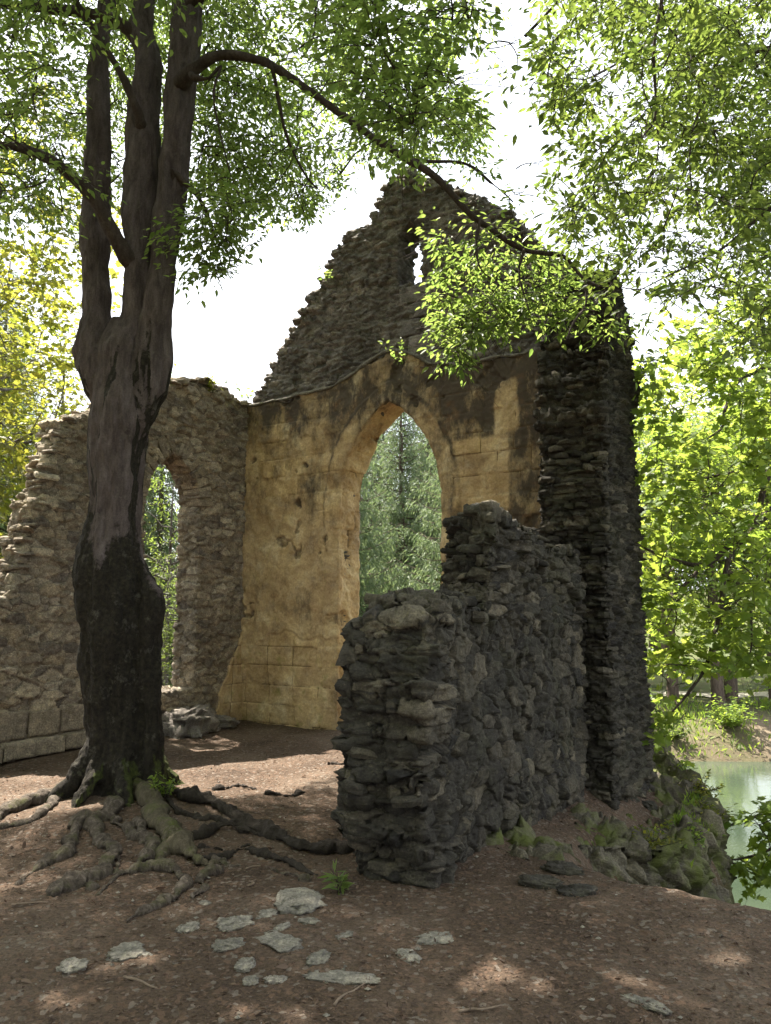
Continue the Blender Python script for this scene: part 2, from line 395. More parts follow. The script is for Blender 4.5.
def axis(lo, hi, a, b, step, g=1.16):
    mid = list(np.arange(a, b, step)); s = step; p = a; L = []
    while p > lo: s *= g; p -= s; L.append(p)
    s = step; p = mid[-1]; H = []
    while p < hi: s *= g; p += s; H.append(p)
    return np.array(L[::-1]+mid+H)
def build_ground():
    X = axis(-420, 420, -4.6, 3.6, .035); Y = axis(-60, 480, 2.2, 10.6, .035, 1.12)
    gx, gy = np.meshgrid(X, Y); z = terrain(gx, gy)
    ins = inpoly(gx, gy, PLATEAU)
    P = np.stack([gx.ravel(), gy.ravel(), z.ravel()], 1)
    n = fbm(P*np.array([14, 14, 14]), 77, 3).reshape(gx.shape)*.009; z = z+n*np.exp(-np.hypot(gx, gy-5)/14)
    d, _, _ = polydist(gx, gy, PLATEAU)
    green = np.where(ins, .0, sst(.2, .8, d))*np.where(z < -2.3, .5, 1.)
    # worn sandy slope on the far bank
    sandy = .8*np.exp(-((gx-12.6)/1.1)**2-((gy-26)/2.2)**2)+.35*np.exp(-((gx-9.6)/1.6)**2-((gy-25)/1.2)**2); green = green*(1-np.clip(sandy, 0, 1))
    A = np.stack([green.ravel(), np.clip(sandy, 0, 1).ravel(), np.zeros(gx.size)], 1)
    P = np.stack([gx.ravel(), gy.ravel(), z.ravel()], 1); nx, ny = len(X), len(Y)
    i = np.arange(ny-1)[:, None]*nx+np.arange(nx-1)[None]
    Q = np.stack([i, i+1, i+nx+1, i+nx], -1).reshape(-1, 4)
    o = obj('ground', P, [Q], M['ground'], attrs={'gd': A}); tag(o, kind='structure')
build_ground()
w = 45
o = obj('lake', np.array([(0.8, 1, -2.75), (60, -20, -2.75), (60, 26.5, -2.75), (2, 26.5, -2.75)]), [np.array([[0, 1, 2, 3]])], M['water']); tag(o, kind='structure')
# gravel path on the far bank
xs = np.linspace(-4, 60, 90); yy = 32+.5*np.sin(xs*.15)
Pp = np.concatenate([np.stack([xs, yy-1.1, terrain(xs, yy-1.1)+.05], 1), np.stack([xs, yy, terrain(xs, yy)+.09], 1), np.stack([xs, yy+1.1, terrain(xs, yy+1.1)+.05], 1)])
k = np.arange(89); n_ = 90
o = obj('path', Pp, [np.concatenate([np.stack([k, k+1, k+n_+1, k+n_], 1), np.stack([k+n_, k+n_+1, k+2*n_+1, k+2*n_], 1)])], M['path']); tag(o, kind='structure')

# ------------------------------------------------------------------ masonry
def ragged(prof, step=.16, rise=.07, seed=1):
    """a stepped, stone by stone version of a profile line"""
    r = np.random.default_rng(seed); prof = np.asarray(prof, float); out = []
    L = np.concatenate([[0], np.cumsum(np.hypot(*np.diff(prof, axis=0).T))]); s = 0
    while s < L[-1]:
        w = step*r.uniform(.4, 1.5); a = np.array([np.interp(s, L, prof[:, 0]), np.interp(s, L, prof[:, 1])])
        b = np.array([np.interp(min(s+w, L[-1]), L, prof[:, 0]), np.interp(min(s+w, L[-1]), L, prof[:, 1])])
        dy = r.uniform(-rise, rise)*.6; dx = r.uniform(-rise, rise)*.5
        if abs(b[1]-a[1]) > abs(b[0]-a[0])*.6:   # steep part: tread and riser
            out += [(a[0]+dx, a[1]+dy), (a[0]+dx+r.uniform(-.01, .01), b[1]+dy*.5)] if (b[1] > a[1]) == (b[0] > a[0]) and r.random() < .9 else [(b[0]+dx, a[1]+dy), (b[0]+dx, b[1]+dy)]
        else:
            m = (a[1]+b[1])/2+dy; out += [(a[0]+.008, m), (b[0]-.008, m+r.uniform(-.02, .02))]
        s += w
    return out
def pointed(a0, a1, h0, spring, apex, n=26):
    """opening outline: base left -> up -> arch -> down right"""
    c = (a0+a1)/2; hw = (a1-a0)/2; rise = apex-spring; Rr = (rise**2+hw**2)/(2*hw)
    t1 = math.asin(min(1, rise/Rr)); th = np.linspace(0, t1, n)
    left = [(a0+Rr-Rr*math.cos(t), spring+Rr*math.sin(t)) for t in th]
    right = [(2*c-x, y) for x, y in left[::-1][1:]]
    return [(a0, h0)]+left+right+[(a1, h0)]
def densify(loop, d, closed=True):
    loop = np.asarray(loop, float); out = []
    for i in range(len(loop)-(0 if closed else 1)):
        a, b = loop[i], loop[(i+1) % len(loop)]; n = max(1, int(np.hypot(*(b-a))/d)); t = np.linspace(0, 1, n, endpoint=False)[:, None]; out.append(a+(b-a)*t)
    return np.concatenate(out)
def wall_body(loops, g, T, d0=0., splay=None):
    """a slab in (a, d, h): loops[0] outer, the rest openings. returns V (a,d,h), faces, front flag 0..1 (depth), hole index"""
    A = np.concatenate([np.asarray(l, float) for l in loops]); lo = A.min(0)-g; hi = A.max(0)+g
    nx, ny = int((hi[0]-lo[0])/g)+1, int((hi[1]-lo[1])/g)+1
    cx = lo[0]+(np.arange(nx)+.5)*g; cy = lo[1]+(np.arange(ny)+.5)*g; gx, gy = np.meshgrid(cx, cy)
    K = np.zeros(gx.shape, bool)
    for l in loops: K ^= inpoly(gx, gy, l)
    W = nx+1; jj, ii = np.nonzero(K)
    q = np.stack([jj*W+ii, jj*W+ii+1, (jj+1)*W+ii+1, (jj+1)*W+ii], 1)
    used = np.unique(q); mp = np.full(W*(ny+1), -1); mp[used] = np.arange(len(used)); q = mp[q]
    P2 = np.stack([lo[0]+(used % W)*g, lo[1]+(used//W)*g], 1)
    E = np.concatenate([q[:, [0, 1]], q[:, [1, 2]], q[:, [2, 3]], q[:, [3, 0]]]); key = np.sort(E, 1); kk = key[:, 0]*len(used)+key[:, 1]
    _, inv, cnt = np.unique(kk, return_inverse=True, return_counts=True); B = E[cnt[inv] == 1]
    bv = np.unique(B); hole = np.zeros(len(used), int)
    best = np.full(len(bv), 1e9); S = P2[bv].copy()
    for i, l in enumerate(loops):
        d, bx, by = polydist(P2[bv][:, 0], P2[bv][:, 1], l); m = d < best
        best = np.where(m, d, best); S[m] = np.stack([bx, by], 1)[m]; hole[bv[m]] = i
    near = best < 1.3*g; P2[bv[near]] = S[near]
    n = len(used); nd = max(2, int(round(T/g)))
    Vs = [np.stack([P2[:, 0], np.full(n, d0), P2[:, 1]], 1), np.stack([P2[:, 0], np.full(n, d0+T), P2[:, 1]], 1)]
    hs = [hole, hole]
    bi = np.full(n, -1); bi[bv] = np.arange(len(bv)); nb = len(bv)
    for k in range(1, nd):
        Vs.append(np.stack([P2[bv][:, 0], np.full(nb, d0+T*k/nd), P2[bv][:, 1]], 1)); hs.append(hole[bv])
    V = np.concatenate(Vs); H = np.concatenate(hs)
    def idx(k, v): return v if k == 0 else (n+v if k == nd else 2*n+(k-1)*nb+bi[v])
    fs = [q, q[:, ::-1]+n]
    for k in range(nd): fs.append(np.stack([idx(k, B[:, 1]), idx(k, B[:, 0]), idx(k+1, B[:, 0]), idx(k+1, B[:, 1])], 1))
    Q = np.concatenate(fs); t = (V[:, 1]-d0)/T
    if splay:
        onb = np.zeros(len(V), bool); onb[bv] = 1; onb[n+bv] = 1; onb[2*n:] = 1
        for hi_, (c, k, hk, ha) in splay.items():
            m = onb & (H == hi_); V[m, 0] = c+(V[m, 0]-c)*(1-k*t[m])
            mm = m & (V[:, 2] > ha); V[mm, 2] -= hk*t[mm]*np.minimum(1, (V[mm, 2]-ha)/.4)
    return V, [Q], t, H
def stone_disp(V, faces, size, amp, seed, jdepth=.03, tilt=.25, p=3., warp=.25, miss=.04, joint=.22, jit=(.42, .42, .26), wamp=.28, gate=None, chip=.9, smear=0.):
    size = np.array(size); N = normals(V, faces)
    Wp = np.stack([vnoise(V*2.3, seed+50), vnoise(V*2.3+9, seed+51), vnoise(V*2.3+21, seed+52)], 1)*warp*.35+np.stack([vnoise(V*9, seed+53), vnoise(V*9+4, seed+54), vnoise(V*9+7, seed+55)], 1)*warp*.16
    P = V/size+Wp
    F1, F2, cid, off = voronoi(P, jit, seed, p, wamp)
    e = np.clip((F2-F1)/joint, 0, 1); prof = 1-(1-e)**3.2
    G1, G2, gid, goff = voronoi(P*np.array([2.3, 2.3, 2.0])+31.7, (.48, .48, .45), seed+9, 2., .3)
    cv = (np.stack([crand(gid, 3), crand(gid, 4), crand(gid, 5)], 1)-.5)*2
    facet = (goff*cv).sum(1)*chip*amp+(crand(gid, 6)-.5)*.5*chip*amp
    r1, r2 = crand(cid, 1), crand(cid, 2); tx, ty, tzv = crand(cid, 3)-.5, crand(cid, 4)-.5, crand(cid, 5)-.5
    tl = (off[:, 0]*size[0]*tx+off[:, 1]*size[1]*ty+off[:, 2]*size[2]*tzv)*2*tilt
    h = (r1**1.3*amp+tl)*prof-jdepth*(1-prof)
    h = h+facet*prof
    h = np.where(crand(cid, 6) < miss, -jdepth*1.3+.3*tl, h)
    fine = fbm(V*np.array([16, 16, 30]), seed+80, 3)*.16*amp*1.3
    h = h+fine
    if smear:
        sm = sst(.0, .35, fbm(V*1.9, seed+70, 4)-.12)*smear; h = h*(1-.75*sm)+sm*(.010+.3*jdepth*e+fbm(V*11, seed+71, 3)*.006-.006); e = e*(1-.8*sm)
    if gate is not None: h = h*gate
    return V+N*h[:, None], np.stack([r2, e, crand(cid, 8)], 1), h
def toworld(V, o, a, d):
    return o+V[:, :1]*a+V[:, 1:2]*d+V[:, 2:3]*np.array([0, 0, 1.])

def slabs(specs, seed):
    r = np.random.default_rng(seed); parts = []; st = []
    for c, hx, hy, th, yaw in specs:
        n = int(r.integers(6, 10)); a = np.sort((np.arange(n)+r.uniform(-.3, .3, n))/n*6.2832); k = (np.abs(np.cos(a))**3+np.abs(np.sin(a))**3)**(-1/3)*r.uniform(.82, 1.05, n)
        P = np.stack([np.cos(a)*k*hx, np.sin(a)*k*hy], 1); cy_, sy = math.cos(yaw), math.sin(yaw); P = np.stack([P[:, 0]*cy_-P[:, 1]*sy, P[:, 0]*sy+P[:, 1]*cy_], 1)
        tl = r.normal(size=2)*.10; rings = []
        for f, g in ((-1, .9), (-.25, 1.0), (.35, .97), (1, .86)):
            q = P*g*(1+r.normal(size=(n, 1))*.025); rings.append(np.stack([c[0]+q[:, 0], c[1]+q[:, 1], c[2]+f*th/2+q@tl+r.normal(size=n)*th*.07], 1))
        V = np.concatenate(rings+[[[c[0], c[1], c[2]-th*.5]], [[c[0], c[1], c[2]+th*.52]]]); i = np.arange(n); j = (i+1) % n
        Q = np.concatenate([np.stack([k_*n+i, k_*n+j, (k_+1)*n+j, (k_+1)*n+i], 1) for k_ in range(3)]); T = np.concatenate([np.stack([np.full(n, 4*n), j, i], 1), np.stack([np.full(n, 4*n+1), 3*n+i, 3*n+j], 1)])
        parts.append((V, [Q, T])); st.append(np.tile([[r.random(), 1, r.random()]], (len(V), 1)))
    V, f = merge(parts); return V, f, np.concatenate(st)
def top_slabs(prof, a0, a1, T, n, seed, size=.13, shear=None):
    r = np.random.default_rng(seed); px = [p[0] for p in prof]; py = [p[1] for p in prof]; L = np.concatenate([[0], np.cumsum(np.hypot(np.diff(px), np.diff(py)))]); out = []
    l0, l1 = np.interp(a0, px, L), np.interp(a1, px, L)
    for i in range(n):
        l = r.uniform(l0, l1); d = r.uniform(.02, T-.02); a = np.interp(l, L, px); a = a+(shear(a, d) if shear else 0); th = r.uniform(.025, .075)
        out.append(((a, d, np.interp(l, L, py)+r.uniform(-.05, .025)), size*r.uniform(.5, 1.3), size*r.uniform(.5, 1.2), th, r.uniform(0, 3.14)))
    return out
# ---- gable wall
gw = empty('gable_wall', C); tag(gw, 'tall ruined gable wall of rubble with ochre plaster and a pointed doorway', 'ruin wall')
prof = [(-.7, 4.75), (-.15, 4.95), (.12, 5.02), (.41, 5.41), (.9, 6.05), (1.35, 6.7), (1.80, 7.28), (1.88, 7.42), (2.34, 7.42), (2.42, 7.62), (2.70, 8.0), (2.86, 8.2), (3.05, 7.98), (3.5, 7.72), (4.0, 7.35), (4.5, 6.98), (4.79, 6.45), (5.4, 5.9), (5.8, 5.4)]
loop = [(-.7, -.5)]+ragged(prof, .17, .07, 5)+[(5.8, 5.3), (5.8, -.5)]
door_r = pointed(1.79, 3.60, -.8, 3.2, 4.72)
slot = [(2.80, 6.32), (2.78, 6.8), (2.83, 7.1), (3.0, 7.28), (3.17, 7.08), (3.22, 6.75), (3.20, 6.32)]
V, f, t, H = wall_body([loop, door_r, slot], .0175, .50, 0., {2: (3.0, .1, 0, 9)})
V, st, _ = stone_disp(V, f, (.25, .25, .085), .036, 3, jdepth=.022, tilt=.2, miss=.05, chip=1.1, joint=.17, gate=1-1.*sst(4.95, 4.85, V[:, 2])*(V[:, 0] > -.05)*(V[:, 0] < 5.15)*(V[:, 1] < .1))
obj('masonry', toworld(V, C, U, -Vv), f, M['gable'], gw, {'st': st})
V, f, st = slabs(top_slabs(prof, -.1, 5.2, .5, 210, 71, .13), 72); obj('coping', toworld(V, C, U, -Vv), f, M['gable'], gw, {'st': st}, smooth=False)
for i, (a0, a1, h0, h1) in enumerate(((2.86, 3.30, 6.03, 6.27), (3.02, 3.36, 5.80, 6.01), (2.84, 3.18, 5.55, 5.78), (3.00, 3.60, 5.26, 5.53), (3.62, 3.95, 5.28, 5.52), (3.20, 3.62, 5.02, 5.24))):
    V, f, t, H = wall_body([[(a0, h0), (a0, h1), (a1, h1), (a1, h0)]], .02, .2, -.032); V = V+normals(V, f)*(fbm(V*7, i+3, 4)*.012)[:, None]
    obj('ashlar_block', toworld(V, C, U, -Vv), f, M['gable'], gw, {'st': np.tile([[.35+.1*i, 1, .5]], (len(V), 1))})
# plaster facing with the doorway's reveal
led = [(0.02, 4.92), (.6, 4.93), (1.2, 4.95), (1.7, 5.0), (2.1, 5.12), (2.45, 5.3), (2.75, 5.36), (3.0, 5.28), (3.35, 5.05), (4.0, 4.93), (4.6, 4.95), (5.15, 4.95)]
rr = np.random.default_rng(4); la_ = np.arange(.0, 5.16, .07); led = list(zip(la_, np.interp(la_, [p[0] for p in sorted(led)], [p[1] for p in sorted(led)])+.012*np.random.default_rng(6).normal(size=len(la_))))
loop = [(-.05, -.4), (-.05, 4.9)]+led+[(5.2, 4.9), (5.2, -.4)]
door_p = pointed(1.84, 3.55, -.8, 3.2, 4.66)
V, f, t, H = wall_body([loop, door_p],   .0155, .50, -.078, {1: (2.74, .03, .05, 3.2)})
a_, d_, h_ = V.T; fr = d_ < .0
N = normals(V, f)
dA, _, _ = polydist(a_, h_, door_p); band = sst(.27, .24, dA+.035*fbm(V*5, 19, 3))*fr; rev = sst(.04, .12, t)*sst(.05, .01, dA)
nz = fbm(V*2.1, 90, 4)*.018+fbm(V*9, 91, 4)*.011+fbm(V*30, 92, 2)*.0035+rev*(fbm(V*6, 93, 4)*.022+fbm(V*22, 94, 3)*.009)+band*.022+.5*band*fbm(V*7, 96, 3)*.016
# incised ashlar joints where the render still shows them
def joints(a, h, bw, bh, sd):
    row = np.floor((h+.006*fbm(np.stack([a*3, h*0, h*0], 1), sd, 2))/bh); off = hf(row.astype(np.int64), row.astype(np.int64)*0, row.astype(np.int64)*0, sd)
    u = a/bw+off; c = np.floor(u); uu = u-c; hh = h/bh-row
    dj = np.minimum(np.minimum(uu, 1-uu)*bw, np.minimum(hh, 1-hh)*bh)
    return dj, hf(c.astype(np.int64), row.astype(np.int64), row.astype(np.int64)*0, sd+1)
dj, br = joints(a_+.1*t, h_, .47, .285, 3)
zone = np.maximum.reduce([sst(.0, .1, 1.32+.16*fbm(np.stack([a_*2.4, h_*0, h_*0+3], 1), 14, 3)-.35*np.exp(-((a_-.1)/.45)**2)-h_)*(a_ < 1.86), sst(3.66, 3.74, a_)*sst(2.3, 2.5, h_)*sst(.0, .1, 4.35+.3*fbm(V*2, 8, 2)-h_)*sst(5.2, 5.1, a_), .8*sst(.0, .2, fbm(V*1.1, 71, 3)-.05)*(h_ > 1.9)])
groove = sst(.014, .004, dj+.004*fbm(V*18, 23, 2))*zone*sst(-.45, .1, fbm(V*4, 24, 3))
# the render lies over the blocks with a broken edge: step forward where it survives
low = sst(.0, .03, 1.32+.16*fbm(np.stack([a_*2.4, h_*0, h_*0+3], 1), 14, 3)-.35*np.exp(-((a_-.1)/.45)**2)-h_)*(a_ < 1.86)
crack = sst(.05, .0, np.abs(fbm(V*np.array([1.3, 1.3, 1.3]), 33, 4)+.15))*.6*(1-low)
loss = sst(.40, .48, fbm(V*np.array([1.7, 1.7, 1.9]), 41, 5)-.25*(a_ < 2.2)+.18*sst(3.6, 4.6, a_)-.5*zone*(a_ > 3.6))*(1-low)
hgt = nz-.022*low-.014*groove-.018*crack*.5-.035*loss*(1+.5*fbm(V*14, 44, 3))+(br-.5)*.030*zone
V = V+N*hgt[:, None]
damp_light = .29+.30*np.exp(-((dA-.25)/.03)**2)*fr*sst(2.2, 3.4, h_)-.10*rev-.12*band*sst(3.4, 2.4, h_)+.32*sst(3.5, 5.0, h_)+.44*sst(3.3, 3.9, a_)*sst(1.2, 2.6, h_)+.06*sst(1.3, 1.6, h_)-.30*low+.22*np.exp(-((a_-1.35)/.3)**2-((h_-3.45)/.55)**2)+.35*loss-.25*sst(.1, .5, t)+.25*np.exp(-((h_-4.75)/.3)**2)*(t < .1)  # stains, plus painted shadow line round the arch and painted brightness of the reveal
damp_light = damp_light-.55*sst(3.70, 3.80, a_)*sst(4.55, 4.45, a_)*sst(2.85, 3.0, h_)*sst(3.95, 3.85, h_)-.6*sst(4.30, 4.36, a_)*sst(4.70, 4.62, a_)*sst(3.9, 4.0, h_)*sst(4.75, 4.6, h_)
obj('plaster_facing', toworld(V, C, U, -Vv), f, M['plaster'], gw, {'st': np.stack([np.clip(damp_light, 0, 1), 1-np.clip(groove+.7*crack, 0, 1), np.where(zone > .3, br, .5)], 1)})
# stone ledge over the render
P = np.array([toworld(np.array([[a, -.088, h+.01]]), C, U, -Vv)[0] for a, h in led if a < 5.0]); 
pth = catmull(P[::3], 6); V, f = tube(pth, .022+.008*fbm(pth*5, 3, 2), 8)
V = V+normals(V, f)*(fbm(V*9, 61, 3)*.014)[:, None]
obj('drip_ledge', V, f, M['paving'], gw, {'st': np.stack([np.full(len(V), .3), np.ones(len(V)), np.ones(len(V))*.5], 1)})
# torn buttress at the outer corner
BA = -Vv; BD = -U
fp = [(.02, -.9), (.0, .0), (.05, .8), (.0, 1.5), (.08, 2.4), (.03, 3.1), (.12, 3.7), (.16, 4.2), (.34, 4.55), (.42, 4.95), (.62, 5.3), (.8, 5.62), (1.1, 5.78), (1.38, 5.4)]
loop = [(1.40, -.9)]+[(1.45, 5.3)]+ragged(fp[::-1], .12, .10, 9)+[(0.02, -.95)]
V, f, t, H = wall_body([loop], .015, .74, 0.)
V = V+normals(V, f)*(fbm(V*np.array([1.6, 1.6, 1.6]), 66, 4)*.055)[:, None]
V, st, _ = stone_disp(V, f, (.24, .24, .085), .055, 8, jdepth=.026, tilt=.3, miss=.06, joint=.17, chip=1.2, gate=.8, smear=.35)
obj('buttress', toworld(V, BF, BA, BD), f, M['slate'], gw, {'st': st})
r_ = np.random.default_rng(77); sp = []; h = -.6; fh = [p[1] for p in fp]; fs_ = [p[0] for p in fp]
while h < 5.3:
    d = -.02
    while d < .60:
        w_ = r_.uniform(.09, .26)
        if r_.random() < .5: sp.append(((np.interp(h, fh, fs_)+.13-r_.uniform(0, .06), min(d+w_/2, .62), h+r_.uniform(-.015, .015)), r_.uniform(.10, .15), w_*.52, r_.uniform(.025, .065), r_.normal()*.2))
        d += w_
    h += r_.uniform(.05, .09)
V, f, st = slabs(sp, 78); obj('slab_course', toworld(V, BF, BA, BD), f, M['slate'], gw, {'st': st}, smooth=False)

# ---- side wall with the small pointed window
sw = empty('side_wall', C+Vv*2.2); tag(sw, 'brown rubble side wall with a small pointed window behind the old trunk', 'ruin wall')
prof = [(-.75, 4.8), (.0, 4.95), (.3, 4.98), (.7, 5.12), (1.1, 5.1), (1.5, 4.98), (2.0, 4.8), (2.6, 4.35), (3.02, 4.12), (3.3, 4.0), (3.4, 3.8), (3.5, 3.5), (3.6, 3.05), (3.72, 2.65), (3.80, 2.2), (3.9, 1.85), (4.15, 1.65), (5.0, 1.55), (6.2, 1.0)]
loop = [(-.75, -.5)]+ragged(prof, .17, .08, 21)+[(6.3, .9), (6.4, -.5)]
win = pointed(1.03, 2.05, .55, 3.2, 3.92)
V, f, t, H = wall_body([loop, win], .0175, .40, 0., {1: (1.54, .05, .03, 3.3)})
V, st, _ = stone_disp(V, f, (.215, .215, .115), .036, 17, jdepth=.030, tilt=.22, miss=.03, joint=.12, chip=.7, smear=.45, gate=1-.92*inpoly(V[:, 0], V[:, 2], [(-.1, -.5), (-.1, 1.5), (.0, 1.44), (.08, 1.37), (.17, 1.14), (.32, .95), (.40, .72), (.55, .54), (.60, .25), (.7, .1), (.7, -.5)])*(V[:, 1] < .1), p=2.4, jit=(.48, .45, .40), wamp=.35)
obj('masonry', toworld(V, C, Vv, -U), f, M['rubble'], sw, {'st': st})
V, f, st = slabs(top_slabs(prof, .0, 4.6, .4, 190, 81, .13), 82); obj('coping', toworld(V, C, Vv, -U), f, M['rubble'], sw, {'st': st}, smooth=False)
# voussoirs round the window head
parts = []; stv = []; pw = pointed(1.03, 2.05, .55, 3.2, 3.92, 8)[1:-1]; r_ = np.random.default_rng(3)
pc = np.array(pw)
for i in range(len(pc)-1):
    for sub in ((0,) if r_.random() < .6 else (0, .5)):
        wd_ = .88 if False else r_.uniform(.40, .46); a = pc[i]+(pc[i+1]-pc[i])*sub; b = pc[i]+(pc[i+1]-pc[i])*(sub+wd_*(1 if sub else r_.choice([1, 2]))); tn = unit(b-a); nr = np.array([-tn[1], tn[0]]); L = r_.uniform(.16, .30); off = r_.uniform(-.03, .0)
        box = []
        for dd in (-.03-r_.uniform(0, .015), .3):
            for q, s in ((a, off), (b, off), (b, L), (a, L)):
                z = q+nr*s+r_.normal(size=2)*.014; box.append((z[0], dd, z[1]))
        parts.append((np.array(box), [np.array([[0, 3, 2, 1], [4, 5, 6, 7], [0, 1, 5, 4], [1, 2, 6, 5], [2, 3, 7, 6], [3, 0, 4, 7]])])); stv.append(np.tile([[r_.random(), 1, r_.random()]], (8, 1)))
V, f = merge(parts); o = obj('arch_ring', toworld(V, C, Vv, -U), f, M['rubble'], sw, {'st': np.concatenate(stv)}, smooth=False)
bv = o.modifiers.new('b', 'BEVEL'); bv.width = .014; bv.segments = 2
# surviving render in the corner
ed = [(.0, 1.40), (.08, 1.33), (.16, 1.10), (.30, .92), (.38, .70), (.52, .52), (.56, .25), (.66, .1), (.66, -.3)]
V, f, t, H = wall_body([[(-.05, -.3), (-.05, 1.45)]+[tuple(q) for q in densify(ed, .05, False)+np.random.default_rng(5).normal(size=(len(densify(ed, .05, False)), 2))*.010]+[(.66, -.3)]],   .016, .08, -.028)
a_, d_, h_ = V.T; dj, br = joints(a_+.2, h_, .40, .285, 3); gr = sst(.012, .004, dj); V2 = V+normals(V, f)*(fbm(V*5, 95, 4)*.012-.012*gr)[:, None]
obj('plaster_patch', toworld(V2, C, Vv, -U), f, M['plaster'], sw, {'st': np.stack([np.full(len(V), .18), 1-gr, br], 1)})
# plinth blocks
r_ = np.random.default_rng(12); a = 2.55
def block(a0, a1, h0, h1, d0, d1, seed, g=.03):
    lp = [(a0, h0), (a0, h1), (a1, h1), (a1, h0)]
    V, f, t, H = wall_body([lp], g, d1-d0, d0); N = normals(V, f)
    return V+N*(fbm(V*6, seed, 4)*.014)[:, None], f
for a0, a1, h0, h1, pr in ((2.45, 3.18, .02, .20, .12), (3.2, 3.95, .0, .19, .13), (3.97, 4.9, -.02, .17, .13), (3.22, 3.62, .21, .50, .045), (3.64, 4.05, .21, .52, .045), (2.78, 3.2, .22, .52, .05)):
    V, f = block(a0, a1, h0, h1, -pr, .1, int(a0*90)); obj('plinth_block', toworld(V, C, Vv, -U), f, M['rubble'], sw, {'st': np.tile([[r_.uniform(.2, .7), 1, .5]], (len(V), 1))})

# ---- broken wall in the foreground
bw = empty('broken_wall', Q0+RA*1.5+RD*.3); tag(bw, 'low broken wall of dark layered stone with a stepped torn top', 'ruin wall')
prof = [(.02, 1.44), (.10, 1.52), (.26, 1.55), (.32, 1.68), (.70, 1.72), (.92, 1.66), (1.06, 1.58), (1.14, 1.64), (1.20, 1.95), (1.22, 2.28), (1.28, 2.40), (1.50, 2.38), (1.8, 2.34), (2.2, 2.30), (2.7, 2.26), (3.2, 2.24), (3.9, 2.2)]
endp = [(.05, -.7), (.09, -.1), (.08, .2), (.02, .4), (-.03, .62), (.0, .85), (.0, 1.1), (.03, 1.3), (.02, 1.45)]
loop = ragged(endp, .10, .05, 31)+ragged(prof, .15, .06, 33)+[(3.9, 2.0), (3.9, -1.4), (.05, -1.4)]
V, f, t, H = wall_body([loop], .0105, .52, 0.)
V[:, 0] += V[:, 1]*.85*sst(.75, 1.35, V[:, 0])*sst(1.0, 1.7, V[:, 2])          # the break runs across the wall at a slant
V[:, 2] += .05*np.sin(V[:, 1]*7)*(V[:, 2] > 1.4)+.06*(V[:, 1]-.3)*sst(1.2, 1.8, V[:, 2])
endm = sst(.55, .1, V[:, 0]); N = normals(V, f)
V = V+N*(fbm(V*np.array([2.2, 2.2, 3.2]), 36, 3)*.05)[:, None]
Va, sa, ha = stone_disp(V, f, (.27, .24, .085), .055, 40, jdepth=.035, tilt=.25, miss=.10, joint=.12, chip=.5, p=4., warp=.15, smear=.3)
Vb, sb, hb = stone_disp(V, f, (.205, .205, .130), .034, 44, jdepth=.032, tilt=.22, miss=.03, p=3.2, joint=.11, warp=.15, chip=.55, smear=.45, jit=(.46, .45, .38), wamp=.35)
k = np.clip(np.maximum(endm, sst(1.35, 1.75, V[:, 2]+.1*fbm(V*3, 3, 2))), 0, 1); k = sst(.45, .55, k)[:, None]
obj('masonry', toworld(Va*k+Vb*(1-k), Q0, RA, RD), f, M['slate'], bw, {'st': sa*k+sb*(1-k)})
r_ = np.random.default_rng(87); sp = []; h = -.25; eh = [p[1] for p in endp]; es = [p[0] for p in endp]
while h < 1.48:
    d = -.02
    while d < .46:
        w_ = r_.uniform(.10, .30)
        if r_.random() < .62: sp.append(((np.interp(h, eh, es)+.12-r_.uniform(-.01, .08), min(max(d+w_/2, .10), .43), h+r_.uniform(-.015, .015)), r_.uniform(.10, .16), w_*.54, r_.uniform(.028, .08), r_.normal()*.25))
        d += w_*r_.uniform(.9, 1.2)
    h += r_.uniform(.045, .085)
h = 1.55
while h < 2.32:      # the torn face of the taller part
    d = .04
    while d < .44:
        w_ = r_.uniform(.10, .26)
        if r_.random() < .6: sp.append(((1.25+d*.85*sst(1., 1.7, h)+.07-r_.uniform(-.02, .07), d+w_/2, h), r_.uniform(.08, .14), w_*.54, r_.uniform(.03, .075), r_.normal()*.3+.5))
        d += w_
    h += r_.uniform(.05, .085)
sp += top_slabs(prof, .05, 1.1, .52, 50, 88, .12)+top_slabs(prof, 1.28, 3.3, .52, 70, 89, .12, lambda a, d: d*.85)
V, f, st = slabs(sp, 90); obj('slab_course', toworld(V, Q0, RA, RD), f, M['slate'], bw, {'st': st}, smooth=False)

